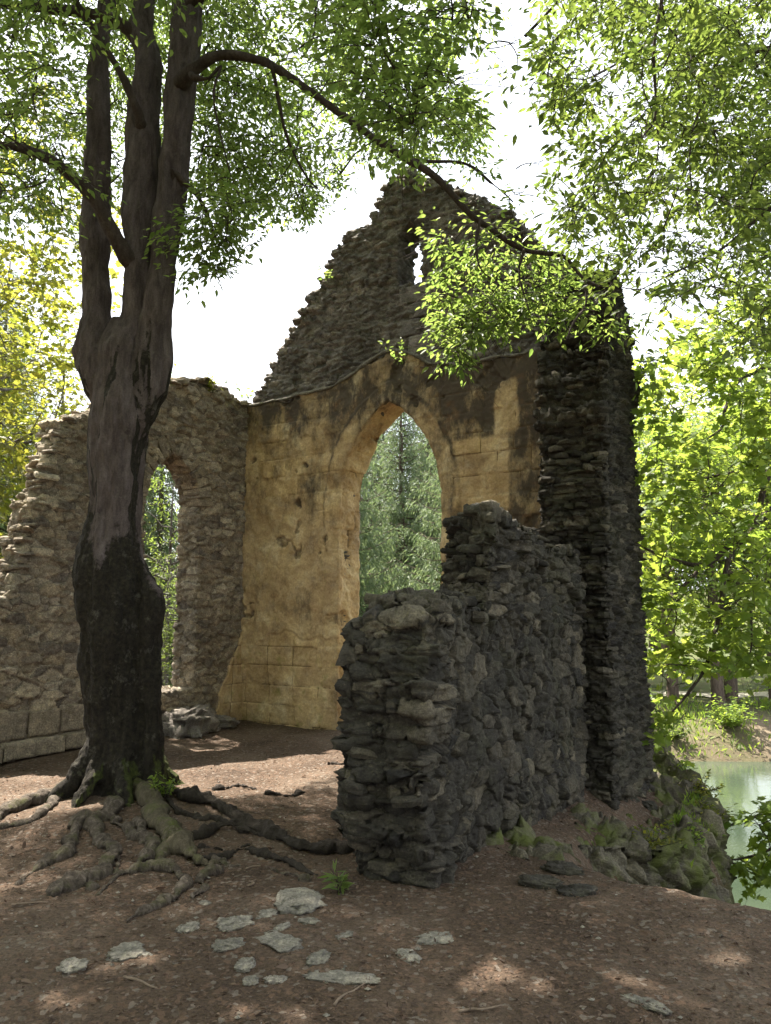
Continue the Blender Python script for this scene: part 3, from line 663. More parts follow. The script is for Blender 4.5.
# ------------------------------------------------------------------ loose rocks and flat stones
def rock(name, c, r, seed, mat, label, cat='stone', group=None, flat=.5, vox=40):
    n = vox; th, ph = np.meshgrid(np.linspace(0, math.pi, n), np.linspace(0, 2*math.pi, 2*n, endpoint=False), indexing='ij')
    P = np.stack([np.sin(th)*np.cos(ph), np.sin(th)*np.sin(ph), np.cos(th)], -1).reshape(-1, 3)
    P = np.sign(P)*np.abs(P)**np.array([.8, .8, .55])
    F1, F2, cid, off = voronoi(P*1.3+seed*3.1, (.5, .5, .5), seed, 2, 0)
    P = P*(1+.22*(F1-.5)[:, None]+.16*fbm(P*1.6+seed, seed, 3)[:, None]+.05*fbm(P*6, seed+1, 3)[:, None])
    G1, G2, gid, go = voronoi(P*2.1+seed, (.48,)*3, seed+4, 2, .3); cvv = (np.stack([crand(gid, 3), crand(gid, 4), crand(gid, 5)], 1)-.5); P = P*(1+((go*cvv).sum(1)*.55+(crand(gid, 6)-.5)*.10)[:, None])
    V = P*np.array(r); ang = seed*1.7; ca, sa = math.cos(ang), math.sin(ang); V = np.stack([V[:, 0]*ca-V[:, 1]*sa, V[:, 0]*sa+V[:, 1]*ca, V[:, 2]], 1)+np.array(c)
    i = np.arange(n-1)[:, None]*2*n; j = np.arange(2*n)[None]; jn = (j+1) % (2*n)
    Q = np.stack([i+j, i+2*n+j, i+2*n+jn, i+jn], -1).reshape(-1, 4)
    o = obj(name, V, [Q], mat, attrs={'st': np.tile([[hf(np.array([seed]), np.array([0]), np.array([0]), 1)[0], 1, .5]], (len(V), 1))}, loc=c)
    return tag(o, label, cat, group)
def flat_stone(px, py, w, dpt, seed, label, hgt=.022):
    g = G(px, py); rock('flat_stone', g+np.array([0, 0, -.003]), (w*.58, dpt*.6, hgt*.75), seed, M['paving'], label, 'stone', 'pale flat stones set in the trodden earth', vox=22)
FS = [(300, 903, .30, .22, 1, 'largest pale stone beside the foot of the broken wall', .05), (235, 924, .17, .13, 2, 'pale chunky stone behind the wide cracked one', .035),
      (126, 954, .17, .15, 3, 'whitish cracked stone with ragged edges standing apart in the dirt', .03), (228, 946, .13, .11, 4, 'oval pale stone just in front of the chunky one', .03),
      (72, 968, .11, .10, 5, 'small rounded grey stone farthest from the broken wall', .04), (188, 929, .10, .09, 6, 'small pointed pale stone nearest the root tips', .025),
      (280, 941, .20, .12, 7, 'broad flat stone half sunk below the largest one', .018), (268, 914, .13, .07, 8, 'thin pale slab tucked against the largest stone', .018),
      (310, 921, .11, .06, 9, 'narrow light slab just in front of the largest stone', .015), (318, 958, .12, .08, 10, 'kidney shaped stone lying between two sun flecks', .02),
      (345, 978, .30, .09, 11, 'long thin pale slab crossing the dirt in the front', .018), (245, 964, .11, .07, 12, 'low worn stone between the oval and the upright ones', .015),
      (251, 982, .06, .08, 13, 'little upright stone in front of the low worn one', .025), (276, 981, .05, .08, 14, 'tiny wedge stone beside the little upright one', .025),
      (440, 937, .20, .12, 15, 'dull flat stone below the end of the broken wall', .012), (408, 955, .13, .07, 16, 'pale slanting slab in front of the dull flat one', .014),
      (345, 936, .09, .05, 17, 'sliver of stone near the wall foot in dappled light', .014), (648, 1003, .16, .06, 18, 'thin stone sliver near the lower edge by the slope', .012),
      (282, 928, .09, .06, 19, 'square pale cobble between the largest and the broad stone', .018), (205, 903, .06, .05, 20, 'pebble sized pale stone among the root ends', .015)]
for a in FS: flat_stone(*a)
b = C+Vv*1.35+U*.28; rock('boulder', (b[0], b[1], .10), (.5, .32, .22), 23, M['gable'], 'rounded heap of fallen masonry under the small pointed window', 'boulder', vox=44)
b = C+Vv*.85+U*.2; rock('boulder', (b[0], b[1], .06), (.34, .2, .10), 26, M['gable'], 'flat dark boulder leaning at the corner beside the masonry heap', 'boulder', vox=34)
# slabs at the edge of the outcrop
for px, py, w_, dp, sd, lb in ((563, 872, .26, .16, 31, 'broad stepping slab at the foot of the wall where the ground drops'), (600, 862, .28, .2, 32, 'tilted slab on the lip of the mossy outcrop'), (540, 884, .26, .16, 33, 'thin slab at the head of the gully'),
                               (618, 846, .34, .22, 34, 'grey slab on the outcrop close to the buttress'), (676, 790, .5, .3, 35, 'cracked ledge stone at the far corner of the buttress'), (648, 806, .22, .16, 36, 'small dark slab lying against the buttress base'), (575, 893, .22, .15, 37, 'wedge of stone stuck in the gully head')):
    g = G(px, py); rock('ledge_stone', g+np.array([0, 0, 0.]), (w_/2, dp/2, .04), sd, M['slate'], lb, 'stone', 'loose slabs along the outcrop edge', vox=24)

# ---- mossy outcrop below the buttress
edge = catmull(np.array([(.95, 5.45), (1.22, 5.95), (1.6, 6.45), (2.45, 7.2), (3.2, 8.2), (3.62, 9.3), (3.6, 10.6), (3.3, 12.0)]), 40); n = len(edge)
tg = unit(np.gradient(edge, axis=0)); nr = np.stack([tg[:, 1], -tg[:, 0]], 1)
Tn = 170; tt = np.linspace(0, 1, Tn); V = []
for i in range(n):
    topz = tz(*(edge[i]-nr[i]*.35)); s = tt
    out = np.where(s < .18, -.7+s/.18*.72, .02+.06*np.sin(s*9)+.85*np.maximum(s-.18, 0)**1.3)
    zz = np.where(s < .18, topz+.02*np.ones_like(s)-.05*(s/.18)**3, topz-.05-(s-.18)/.82*(2.9+topz+.35))
    zin = np.array([0]); 
    V.append(np.stack([edge[i, 0]+nr[i, 0]*out, edge[i, 1]+nr[i, 1]*out, zz-.10*(s < .02)], 1))
V = np.concatenate(V); i = np.arange(n-1)[:, None]*Tn+np.arange(Tn-1)[None]; Q = np.stack([i, i+1, i+Tn+1, i+Tn], -1).reshape(-1, 4)
if normals(V, [Q])[Tn//2*1+Tn*(n//2)][0] < 0: Q = Q[:, ::-1]
N = normals(V, [Q]); V = V+N*(fbm(V*np.array([1.3, 1.3, .9]), 5, 4)*.16)[:, None]
Rm = V@np.array([[.8, .1, .5], [0, 1, .1], [-.55, 0, .85]]).T
_, st, h = stone_disp(Rm, [Q], (.20, .26, .50), .075, 61, jdepth=.03, tilt=.3, miss=.0, joint=.2, p=2.5)
V = V+N*(h+fbm(V*5, 65, 4)*.035)[:, None]
oc = obj('rock_outcrop', V, [Q], M['rock'], attrs={'st': st}, loc=(2.3, 7.5, -.6)); tag(oc, 'mossy rock outcrop dropping to the water beside the buttress', 'rock')

# ------------------------------------------------------------------ leaves and twigs
OV = np.array([(0, 0, 0), (.26, .20, .05), (.62, .17, .05), (1, 0, -.06), (.62, -.17, .05), (.26, -.20, .05)])
OVF = np.array([[0, 3, 2, 1], [0, 5, 4, 3]])
mp = [(0, .0), (.02, .30), (.25, .22), (.32, .52), (.50, .30), (.62, .38), (.66, .17), (1.0, .0), (.66, -.17), (.62, -.38), (.50, -.30), (.32, -.52), (.25, -.22), (.02, -.30)]
MPV = np.array([(x, y, .10*abs(y)-.05*x*x) for x, y in mp]+[(.33, 0, -.01)])
MPF = np.array([[14, i, (i+1) % 14] for i in range(14)])[:, ::-1]
ND = np.array([(0, .02, 0), (.5, .10, .0), (1, 0, -.05), (.5, -.10, 0.)]); NDF = np.array([[0, 3, 2, 1]])
TPL = {'ovate': (OV, OVF), 'maple': (MPV, MPF), 'needle': (ND, NDF)}
def leaves(pos, axis, nrm, size, kind, rnd):
    T, Fc = TPL[kind]; n = len(pos); a = unit(axis); b = unit(np.cross(nrm, a)); c = np.cross(a, b)
    V = pos[:, None]+size[:, None, None]*(T[None, :, :1]*a[:, None]+T[None, :, 1:2]*b[:, None]+T[None, :, 2:3]*c[:, None])
    k = len(T); Q = (np.arange(n)*k)[:, None, None]+Fc[None]
    A = np.repeat(rnd, k, axis=0)
    return V.reshape(-1, 3), Q.reshape(-1, Fc.shape[1]), A
def sprays(base, dirs, L, nl, size, kind, r, droop=.35, fan=.75, flat=.45):
    """every base gets a leafy twig: nl leaves alternating along it in a loosely flat fan"""
    n = len(base); d = unit(dirs); up = np.array([0, 0, 1.])
    side = unit(np.cross(d, up)+r.normal(size=(n, 3))*.15); P = []; A = []; Nn = []; S = []; C_ = []
    tone = r.random(n)
    pts = []
    for k in range(4):
        q = k/3; pts.append(base+d*(L*q)[:, None]-np.array([0, 0, 1])*(L*droop*q*q)[:, None]*.5)
    tw = np.stack(pts, 1)
    for i in range(nl):
        q = (i+.6)/nl; sgn = 1 if i % 2 else -1
        c = base+d*(L*q)[:, None]-up*(L*droop*q*q*.5)[:, None]+side*(sgn*fan*.35*L*(1-abs(q-.35))*r.uniform(.1, 1, n))[:, None]+r.normal(size=(n, 3))*(L*.07)[:, None]
        P.append(c); A.append(d*.7+side*sgn*r.uniform(.4, 1.1, (n, 1))-up*r.uniform(.05, .6, (n, 1))+r.normal(size=(n, 3))*.25)
        Nn.append(up+r.normal(size=(n, 3))*flat); S.append(size*r.uniform(.45, 1.3, n)); C_.append(np.stack([np.clip(tone*.6+r.random(n)*.4, 0, 1), r.random(n), r.random(n)], 1))
    return (np.concatenate(P), np.concatenate(A), np.concatenate(Nn), np.concatenate(S), kind, np.concatenate(C_)), tw
def connect(nodes, targets, r, sag=.08, bias=None):
    """grow thin branches from the nearest wood to every target point"""
    nodes = np.asarray(nodes, float); d = np.array([((nodes-t)**2).sum(1).min() for t in targets]); od = np.argsort(d)
    buf = np.zeros((len(nodes)+len(targets)*4, 3)); n = len(nodes); buf[:n] = nodes; paths = np.zeros((len(targets), 5, 3)); ln = np.zeros(len(targets)); dr = np.zeros((len(targets), 3))
    for i in od:
        t = targets[i]; dd = ((buf[:n]-t)**2).sum(1); j = int(dd.argmin()); a = buf[j]; L = math.sqrt(dd[j])
        mid = r.normal(size=3)*.10*L; q = np.linspace(0, 1, 5)[:, None]
        p = a+(t-a)*q+mid*np.sin(q*math.pi)+np.array([0, 0, 1])*sag*L*np.sin(q*math.pi)
        paths[i] = p; ln[i] = L; dr[i] = t-p[-2]; buf[n:n+4] = p[1:]; n += 4
    return paths, ln, dr
def crown(name, parent, nodes, targets, r, leafmat, barkmat, L=.42, nl=16, size=.075, kind='ovate', tr=.006, per=2, droop=.35, keep=None, flat=.45, fan=.75):
    paths, ln, dr = connect(nodes, targets, r)
    if keep is not None:
        m = keep(paths[:, -1]) & keep(paths[:, 2]) & keep(paths[:, 3]); paths, ln, dr = paths[m], ln[m], dr[m]
    tv = [batch_tubes(paths, np.clip(tr*(.7+ln*1.1), tr*.6, .022), np.full(len(ln), tr*.5), 4)]
    lv = []
    for k in range(per):
        di = unit(dr)+r.normal(size=dr.shape)*np.array([.8, .8, .35]); di[:, 2] *= .6
        sp, tw = sprays(paths[:, -1 if k % 2 == 0 else -2], di, L*r.uniform(.6, 1.3, len(dr)), nl, size, kind, r, droop, fan, flat)
        tv.append(batch_tubes(tw, np.full(len(tw), tr*.5), np.full(len(tw), tr*.2), 3)); lv.append(sp)
    tV, tF = merge(tv)
    P, A, Nn, S, C_ = [np.concatenate([s[i] for s in lv]) for i in (0, 1, 2, 3, 5)]
    if keep is not None:
        m = keep(P); P, A, Nn, S, C_ = P[m], A[m], Nn[m], S[m], C_[m]
    V, Q, At = leaves(P, A, Nn, S, kind, C_)
    Va = np.concatenate([tV, V]); fs = [f for f in tF]+[Q+len(tV)]
    mi = np.concatenate([np.zeros(len(f)) for f in tF]+[np.ones(len(Q))]).astype(int)
    # keep face groups in the same order as the material indices
    return obj(name, Va, fs, [barkmat, leafmat], parent, {'lf': np.concatenate([np.zeros((len(tV), 3)), At])}, smooth=True, midx=mi)
def in_screen(poly, depth, n, r):
    poly = np.asarray(poly, float); lo, hi = poly.min(0), poly.max(0); out = []
    while len(out) < n:
        q = r.uniform(lo, hi)
        if inpoly(np.array([q[0]]), np.array([q[1]]), poly)[0]: out.append(at(q[0], q[1], r.uniform(*depth)))
    return np.array(out)

# ground patch that the sun reaches between the wall's shadow and the crown's
LIT = np.array([G(*q)[:2] for q in ((-90, 850), (-90, 795), (0, 772), (150, 752), (348, 738), (352, 762), (332, 778), (262, 796), (165, 803), (60, 813), (0, 828))])
SPOTS = [(*G(x, y)[:2], r) for x, y, r in ((500, 975, .15), (545, 988, .10), (468, 985, .10), (555, 935, .09), (550, 962, .08), (590, 905, .06), (720, 965, .13), (742, 958, .10), (440, 915, .08), (482, 917, .08), (655, 955, .06), (560, 900, .07), (150, 957, .14), (112, 968, .12), (602, 925, .05),
    (386, 915, .07), (700, 1000, .10), (648, 985, .10), (240, 1012, .10), (300, 1016, .10), (590, 845, .06), (572, 866, .07), (430, 1003, .12), (60, 1000, .12), (530, 955, .05), (690, 975, .07), (625, 940, .05), (345, 945, .05))]
def shade_ok(P, pad=.0):
    s = P-SUN*(P[:, 2]/SUN[2])[:, None]; k = _lit_ok(P, pad)
    for x, y, r in SPOTS: k &= ((s[:, 0]-x)/1.2)**2+((s[:, 1]-y)/1.)**2 > (.62*r)**2
    return k
def _lit_ok(P, pad=.0):
    s = P-SUN*(P[:, 2]/SUN[2])[:, None]; ins = inpoly(s[:, 0], s[:, 1], LIT); d, _, _ = polydist(s[:, 0], s[:, 1], LIT)
    return ~(ins | (d < pad))
# open sky and masonry that stay clear of leaves
CLEAR = np.array([(205, 300), (240, 262), (268, 235), (318, 212), (348, 196), (352, 178), (385, 172), (398, 184), (418, 215), (424, 290), (440, 372), (462, 382), (490, 345), (540, 338), (600, 345), (645, 350), (645, 620), (160, 620), (160, 390), (178, 300)], float)
GAP = np.array([(484, 0), (548, 0), (545, 70), (538, 130), (545, 180), (560, 235), (548, 255), (528, 232), (515, 190), (500, 150), (482, 110), (478, 60)], float)
def wob(P, a):
    x, y = proj(P); q = np.stack([x/38, y/38, x*0], 1); return x+a*fbm(q, 61, 3), y+a*fbm(q+7, 62, 3)
def sprig_ok(P):
    # the bough across the gable hangs in the sun: no leaves between it and the sun
    s = P-SUN*((P[:, 2]-4.2)/SUN[2])[:, None]
    return ~((P[:, 2] > 5.2) & (s[:, 0] > .05) & (s[:, 0] < 2.2) & (s[:, 1] > 6.1) & (s[:, 1] < 7.4))
def keep_main(P):
    x, y = wob(P, 9); gx_, gy_ = wob(P, 26); r = np.random.default_rng(1).random(len(P))
    k = ~inpoly(x, y, CLEAR); g = inpoly(gx_, gy_, GAP) & (r < .85)
    d, _, _ = polydist(x, y, CLEAR); soft = ~k & (d < 10) & (r < .25)
    near = (P[:, 1] < 4.4) & (y > -40)
    return (k | soft) & ~g & shade_ok(P, -.1) & ~near & (sprig_ok(P) | (r < .25))

# ------------------------------------------------------------------ the old tree
rt = np.random.default_rng(21)
ot = empty('old_tree', (TREE[0], TREE[1], tz(TREE[0], TREE[1]))); tag(ot, 'old forked tree with black mossy trunk and sprawling bare roots', 'tree')
def stem(pts, yd, ns=28, k=6):
    P = []; rad = []
    for i, (x, y, w) in enumerate(pts):
        Y = yd if np.isscalar(yd) else np.interp(i, np.linspace(0, len(pts)-1, len(yd)), yd)
        p = at(x, y, Y); P.append(p); rad.append(w/2*Y/F/ray(x, y)[1]*(.86 if y < 330 else 1.))
    Pc = catmull(np.array(P), k); rc = np.interp(np.arange(len(Pc)), np.arange(len(P))*k, rad)
    return Pc, rc
T0 = stem([(122, 845, 104), (122, 815, 92), (122, 795, 80), (122, 771, 71), (122, 735, 68), (122, 692, 68), (120, 634, 71), (118, 595, 70), (112, 567, 63), (111, 544, 56), (113, 517, 48), (115, 497, 48), (117, 458, 52), (119, 431, 56), (121, 403, 56), (122, 380, 52), (124, 350, 46), (128, 322, 32)], 7.02)
S1 = stem([(116, 450, 12), (105, 385, 36), (97, 348, 36), (97, 311, 27), (97, 259, 28), (97, 215, 29), (98, 140, 26), (99, 52, 22), (107, 0, 20), (113, -80, 18), (120, -220, 12)], (7.05, 7.12, 7.25, 7.35))
S2 = stem([(124, 440, 14), (129, 380, 36), (134, 340, 33), (137, 311, 31), (140, 260, 31), (140, 200, 36), (143, 130, 34), (148, 62, 31), (142, 26, 26), (150, -30, 20), (160, -160, 16), (150, -330, 9)], (7.02, 7.0, 7.05, 7.2))
S3 = stem([(138, 440, 14), (147, 390, 38), (152, 358, 36), (158, 311, 30), (164, 260, 28), (176, 156, 32), (184, 62, 33), (187, 0, 33), (190, -80, 29), (200, -220, 21), (215, -420, 12)], (6.98, 6.93, 6.85, 6.7))
# buttress flares at the foot
flare = []
for ang, ln, r0 in ((-2.6, .35, .15), (-1.9, .38, .13), (-1.15, .45, .16), (-.4, .36, .14), (.35, .35, .13), (1.4, .4, .13), (2.5, .4, .15)):
    dv = np.array([math.cos(ang), math.sin(ang), 0]); b = TREE+np.array([0, 0, tz(TREE[0], TREE[1])])
    P = catmull(np.array([b+dv*.16+np.array([0, 0, .55]), b+dv*.27+np.array([0, 0, .25]), b+dv*(.27+ln*.45)+np.array([0, 0, .06]), b+dv*(.25+ln)-np.array([0, 0, .10])]), 6); flare.append(tube(P, np.linspace(r0*.8, r0*.35, len(P)), 14))
burl = []
for px, py, w_, Y in ((85, 572, 20, 7.0), (150, 606, 22, 6.95), (98, 432, 16, 7.0), (84, 352, 20, 7.1), (149, 642, 18, 6.95), (100, 470, 14, 6.9)):
    c_ = at(px, py, Y); r0 = w_/2*Y/F; burl.append(tube(np.array([c_+np.array([0, 0, -1.2*r0]), c_+np.array([0, 0, -.6*r0]), c_, c_+np.array([0, 0, .6*r0]), c_+np.array([0, 0, 1.2*r0])]), np.array([.3, .8, 1, .8, .3])*r0, 14))
ridge = []
for x0, x1, w_ in ((148, 152, 20), (96, 92, 20), (132, 138, 16)):
    c_, r_2 = stem([(x0+4, 790, w_+10), (x0+2, 720, w_), (x0, 650, w_), (x1-2, 600, w_), (x1-(x1-118)*.25, 575, w_-8), (x1-(x1-118)*.5, 548, 5)], 6.86); ridge.append(tube(c_, r_2, 12))
V, f = merge([tube(*T0, 40), tube(*S1, 20), tube(*S2, 22), tube(*S3, 24)]+flare+burl+ridge)
V, Q = voxel(V, f, .014); V = relax(V, Q, 3, .5); N = normals(V, [Q])
zl = V[:, 2]; lowm = sst(3.0, 2.0, zl)
rid = fbm(V*np.array([6, 6, 1.1]), 5, 4); V = V+N*((rid*.034+fbm(V*np.array([16, 16, 5]), 6, 3)*.016)*(.6+.4*lowm)+(.5-np.abs(fbm(V*np.array([5, 5, .8]), 15, 3)))*.03*(1-lowm)+fbm(V*30, 7, 2)*.006*lowm+(.4-np.abs(fbm(V*np.array([11, 11, 1.6]), 16, 3)))*.022+fbm(V*np.array([3, 3, 2]), 8, 3)*.026)[:, None]
N = normals(V, [Q]); x_, y_ = proj(V)
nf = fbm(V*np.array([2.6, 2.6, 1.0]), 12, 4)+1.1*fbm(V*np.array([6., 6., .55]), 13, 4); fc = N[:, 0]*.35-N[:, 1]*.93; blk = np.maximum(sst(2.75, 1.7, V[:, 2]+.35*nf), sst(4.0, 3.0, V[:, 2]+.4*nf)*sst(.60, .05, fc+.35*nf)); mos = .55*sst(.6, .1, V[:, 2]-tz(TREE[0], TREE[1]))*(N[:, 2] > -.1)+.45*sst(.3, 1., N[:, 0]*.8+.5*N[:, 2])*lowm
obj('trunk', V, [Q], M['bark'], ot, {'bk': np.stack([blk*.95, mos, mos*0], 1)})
nodes = [T0[0][::3], S1[0][::2], S2[0][::2], S3[0][::2]]
nodes[0] = nodes[0][nodes[0][:, 2] > 4.2]
def limb(pts, yd, main=True):
    P, r_ = stem(pts, yd, k=7); nn_ = np.concatenate(nodes); c_ = nn_[((nn_-P[0])**2).sum(1).argmin()]
    if np.linalg.norm(c_-P[0]) > .02: P = np.concatenate([[c_+(P[0]-c_)*.0, c_+(P[0]-c_)*.5], P]); r_ = np.concatenate([[r_[0]*.9]*2, r_])
    V, f = tube(P+fbm(P*3, 3, 2)[:, None]*.015, r_*(1+.10*fbm(P*7, 5, 2)), 12)
    V = V+normals(V, f)*(fbm(V*14, 6, 3)*.006)[:, None]
    obj('limb', V, f, M['limb'], ot); nodes.append(P); return P
limb([(128, 262, 20), (112, 232, 17), (90, 196, 15), (60, 166, 13), (31, 151, 11), (0, 145, 10), (-60, 150, 7), (-120, 140, 4)], (6.9, 6.6, 6.2, 5.8))
limb([(146, 48, 22), (128, 28, 15), (92, 14, 12), (52, 9, 11), (0, 4, 9), (-60, -10, 6)], (7.1, 6.9, 6.4))
limb([(140, 128, 13), (136, 108, 10), (122, 76, 9), (104, 47, 8), (88, 20, 8), (73, -4, 7), (40, -60, 5)], (6.9, 6.6, 6.2))
RL = limb([(182, 82, 20), (200, 66, 14), (223, 55, 12), (259, 60, 10), (290, 78, 9), (337, 112, 9), (370, 136, 8), (400, 155, 8), (438, 179, 8), (475, 218, 7), (521, 249, 6), (563, 257, 5), (586, 280, 4), (612, 290, 2)], (6.75, 6.6, 6.5, 6.4, 6.3, 6.2))
limb([(402, 156, 5), (420, 161, 4), (464, 163, 4), (490, 182, 3), (513, 202, 2)], (6.42, 6.5, 6.6))
limb([(524, 250, 4), (519, 268, 3), (523, 290, 2.5), (530, 312, 1.5)], (6.28, 6.2))
limb([(586, 280, 3.5), (586, 305, 2.5), (574, 322, 2), (566, 340, 1.2)], (6.2, 6.1))
limb([(480, 222, 4), (476, 246, 3), (482, 270, 2), (506, 290, 1.4)], (6.33, 6.2))
limb([(195, 78, 8), (210, 78, 4), (222, 66, 3), (215, 92, 2.5), (221, 130, 2), (228, 170, 1.6), (240, 200, 1.2)], (6.6, 6.5, 6.7))
limb([(270, 62, 5), (282, 120, 3.5), (300, 170, 2.5), (318, 190, 1.5)], (6.5, 6.9, 7.2))
limb([(176, 170, 8), (198, 200, 5), (215, 236, 3), (238, 262, 2)], (6.8, 6.9, 7.1))
limb([(187, 6, 12), (260, -40, 10), (340, -60, 8), (440, -40, 6), (470, 20, 4)], (6.75, 6.3, 6.0, 5.8))
limb([(190, -70, 14), (260, -200, 10), (330, -300, 7)], (6.7, 6.0, 5.2))
limb([(150, -40, 12), (60, -140, 9), (-60, -220, 6)], (7.0, 6.4, 5.6))
limb([(115, -60, 12), (40, -90, 8), (-80, -100, 5)], (7.3, 8.2, 9.2))
tg = np.concatenate([
    in_screen([(-40, 0), (200, 0), (196, 120), (150, 190), (110, 205), (60, 225), (-40, 215)], (7.7, 11.), 330, rt),
    in_screen([(-40, 0), (110, 0), (70, 90), (75, 150), (40, 215), (-40, 215)], (5.4, 6.4), 40, rt),
    in_screen([(196, 0), (345, 0), (350, 150), (338, 185), (300, 215), (262, 205), (225, 200), (195, 170)], (7.0, 9.8), 330, rt),
    in_screen([(195, 160), (250, 200), (262, 250), (240, 262), (212, 275), (196, 255)], (6.4, 7.4), 42, rt),
    in_screen([(330, 0), (478, 0), (480, 90), (470, 160), (420, 165), (350, 150)], (8.4, 10.6), 200, rt),
    in_screen([(340, 0), (478, 0), (478, 90), (440, 130), (350, 120)], (4.7, 5.5), 60, rt),
    in_screen([(404, 188), (440, 200), (500, 225), (555, 265), (560, 290), (520, 320), (470, 340), (440, 328), (432, 290), (424, 230)], (6.45, 7.1), 62, rt),
    in_screen([(440, 320), (480, 310), (475, 345), (460, 366), (446, 352)], (6.4, 6.8), 12, rt),
    in_screen([(480, 290), (560, 290), (620, 300), (628, 322), (606, 330), (560, 310), (500, 330)], (6.3, 6.8), 15, rt),
    in_screen([(470, 20), (545, 10), (545, 160), (520, 230), (480, 180)], (5.8, 7.0), 45, rt)])
# crown over and around the frame: what shades the ground
up = []
while len(up) < 900:
    q = rt.normal(size=3); q /= np.linalg.norm(q); q = q*rt.uniform(.55, 1)**.5*np.array([5.6, 5.2, 3.6])+np.array([-1.6, 5.4, 9.2])
    x, y = proj(q)
    if y < -12 or (q[1] < 3.5 and q[2] > 6) : up.append(q)
    elif q[1] > 4 and -40 < x < 480 and y < 100 and rt.random() < .3: up.append(q)
sh = []
while len(sh) < 1900:
    q = np.array([rt.uniform(-3.6, 3.2), rt.uniform(2.2, 7.2), 0])
    if inpoly(q[:1], q[1:2], LIT)[0]: continue
    q = q+SUN*rt.uniform(5.2, 11.5)/SUN[2]; x, y = proj(q)
    if y < -14 or q[1] < 1: sh.append(q)
tg = np.concatenate([tg, np.array(up), np.array(sh)]); tg = tg[_lit_ok(tg, .12) & shade_ok(tg) & sprig_ok(tg)]
crown('crown', ot, np.concatenate(nodes), tg, rt, M['leafA'], M['limb'], L=.46, nl=17, size=.074, kind='ovate', tr=.0075, per=3, keep=keep_main)

# roots
def root(pts, w0, w1, mat, lift=.0, branch=(), seed=1):
    """pts: picture points on the ground; widths in metres"""
    g = np.array([G(x, y) for x, y in pts]); P = catmull(g, 16); n = len(P); rr_ = np.linspace(w0, w1, n)*.5
    P = P+np.stack([fbm(P*4, seed, 3)*.045, fbm(P*4+9, seed, 3)*.045, np.zeros(n)], 1)
    P[:, 2] = terrain(P[:, 0], P[:, 1])+rr_*(.35+lift)+.02*fbm(P*4, seed+3, 2); P[-1, 2] -= .03
    V, f = tube(P, rr_*(1+.28*fbm(P*5, seed+1, 3)), 24); parts = [(V, f)]
    for bp, b0, b1 in branch:
        gb = np.array([G(x, y) for x, y in bp]); Pb = catmull(gb, 9); rb = np.linspace(b0, b1, len(Pb))*.5
        Pb[:, 2] = terrain(Pb[:, 0], Pb[:, 1])+rb*.35; Pb[-1, 2] -= .02; parts.append(tube(Pb, rb*(1+.2*fbm(Pb*6, seed+2, 2)), 12))
    V, f = merge(parts); zg = terrain(V[:, 0], V[:, 1]); V[:, 2] = zg+(V[:, 2]-zg)*.8; V = V+normals(V, f)*((.4-np.abs(fbm(V*13, seed+8, 3)))*.022+fbm(V*7, seed+5, 4)*.026+fbm(V*np.array([22, 22, 22]), seed+6, 3)*.013)[:, None]
    o = obj('root', V, f, mat, ot); return o
root([(128, 785), (150, 812), (172, 836), (186, 852), (196, 868)], .18, .09, M['mossroot'], .35, (((186, 846), 1, 1),) and ((((172, 838), (160, 858), (150, 866)), .08, .03), (((190, 856), (206, 866), (214, 864)), .08, .03)), seed=3)['label'] = 'thickest root thrown forward, coated in green moss'
root([(114, 808), (106, 818), (97, 822), (79, 826), (70, 843), (62, 855), (46, 866)], .11, .05, M['root'], .25, ((((66, 850), (46, 862), (18, 884)), .05, .02),), seed=5)
root([(112, 812), (97, 824), (103, 843), (112, 853), (97, 873), (76, 881), (56, 893)], .09, .10, M['root'], .1, ((((112, 852), (118, 862), (116, 874)), .05, .02), (((98, 872), (90, 884), (92, 890)), .05, .02)), seed=7)['label'] = 'looping root that ends in a pale wedge on the soil'
root([(112, 818), (126, 834), (138, 838), (147, 846), (163, 850)], .085, .035, M['root'], .2, seed=9)
root([(88, 790), (60, 796), (30, 806), (0, 818), (-40, 838)], .15, .08, M['root'], .3, ((((58, 798), (40, 815), (14, 826), (-20, 830)), .08, .04),), seed=11)
root([(160, 794), (188, 800), (214, 806), (240, 818), (268, 826)], .13, .06, M['darkroot'], .4, seed=15)
root([(176, 832), (200, 838), (226, 830), (258, 834), (290, 846), (320, 852), (352, 850)], .06, .10, M['darkroot'], .5, seed=17)
root([(196, 846), (214, 850), (232, 852)], .05, .03, M['darkroot'], .3, seed=19)
root([(200, 862), (226, 856), (246, 850), (262, 856), (286, 862), (316, 876)], .055, .03, M['darkroot'], .4, ((((262, 856), (250, 846), (240, 848)), .04, .02),), seed=21)
root([(150, 868), (172, 872), (188, 880), (178, 896), (160, 908), (130, 920)], .05, .04, M['root'], .4, ((((150, 868), (120, 876), (98, 894)), .05, .02),), seed=23)['label'] = 'thin looping root running out over the bare soil'
root([(214, 872), (204, 882), (198, 894), (190, 898)], .05, .035, M['root'], .4, seed=25)
root([(214, 790), (236, 788), (256, 791)], .035, .025, M['darkroot'], .2, seed=29)
root([(170, 804), (196, 818), (222, 822), (250, 832), (284, 838)], .05, .03, M['darkroot'], .4, seed=41)
root([(206, 858), (232, 866), (262, 868), (300, 880)], .04, .02, M['root'], .3, seed=43)
root([(140, 822), (150, 842), (146, 856), (134, 868)], .06, .03, M['root'], .3, seed=45)
root([(266, 795), (286, 797), (306, 793)], .04, .02, M['darkroot'], .2, seed=31)
root([(330, 764), (342, 765), (356, 765)], .05, .04, M['darkroot'], .2, seed=33)

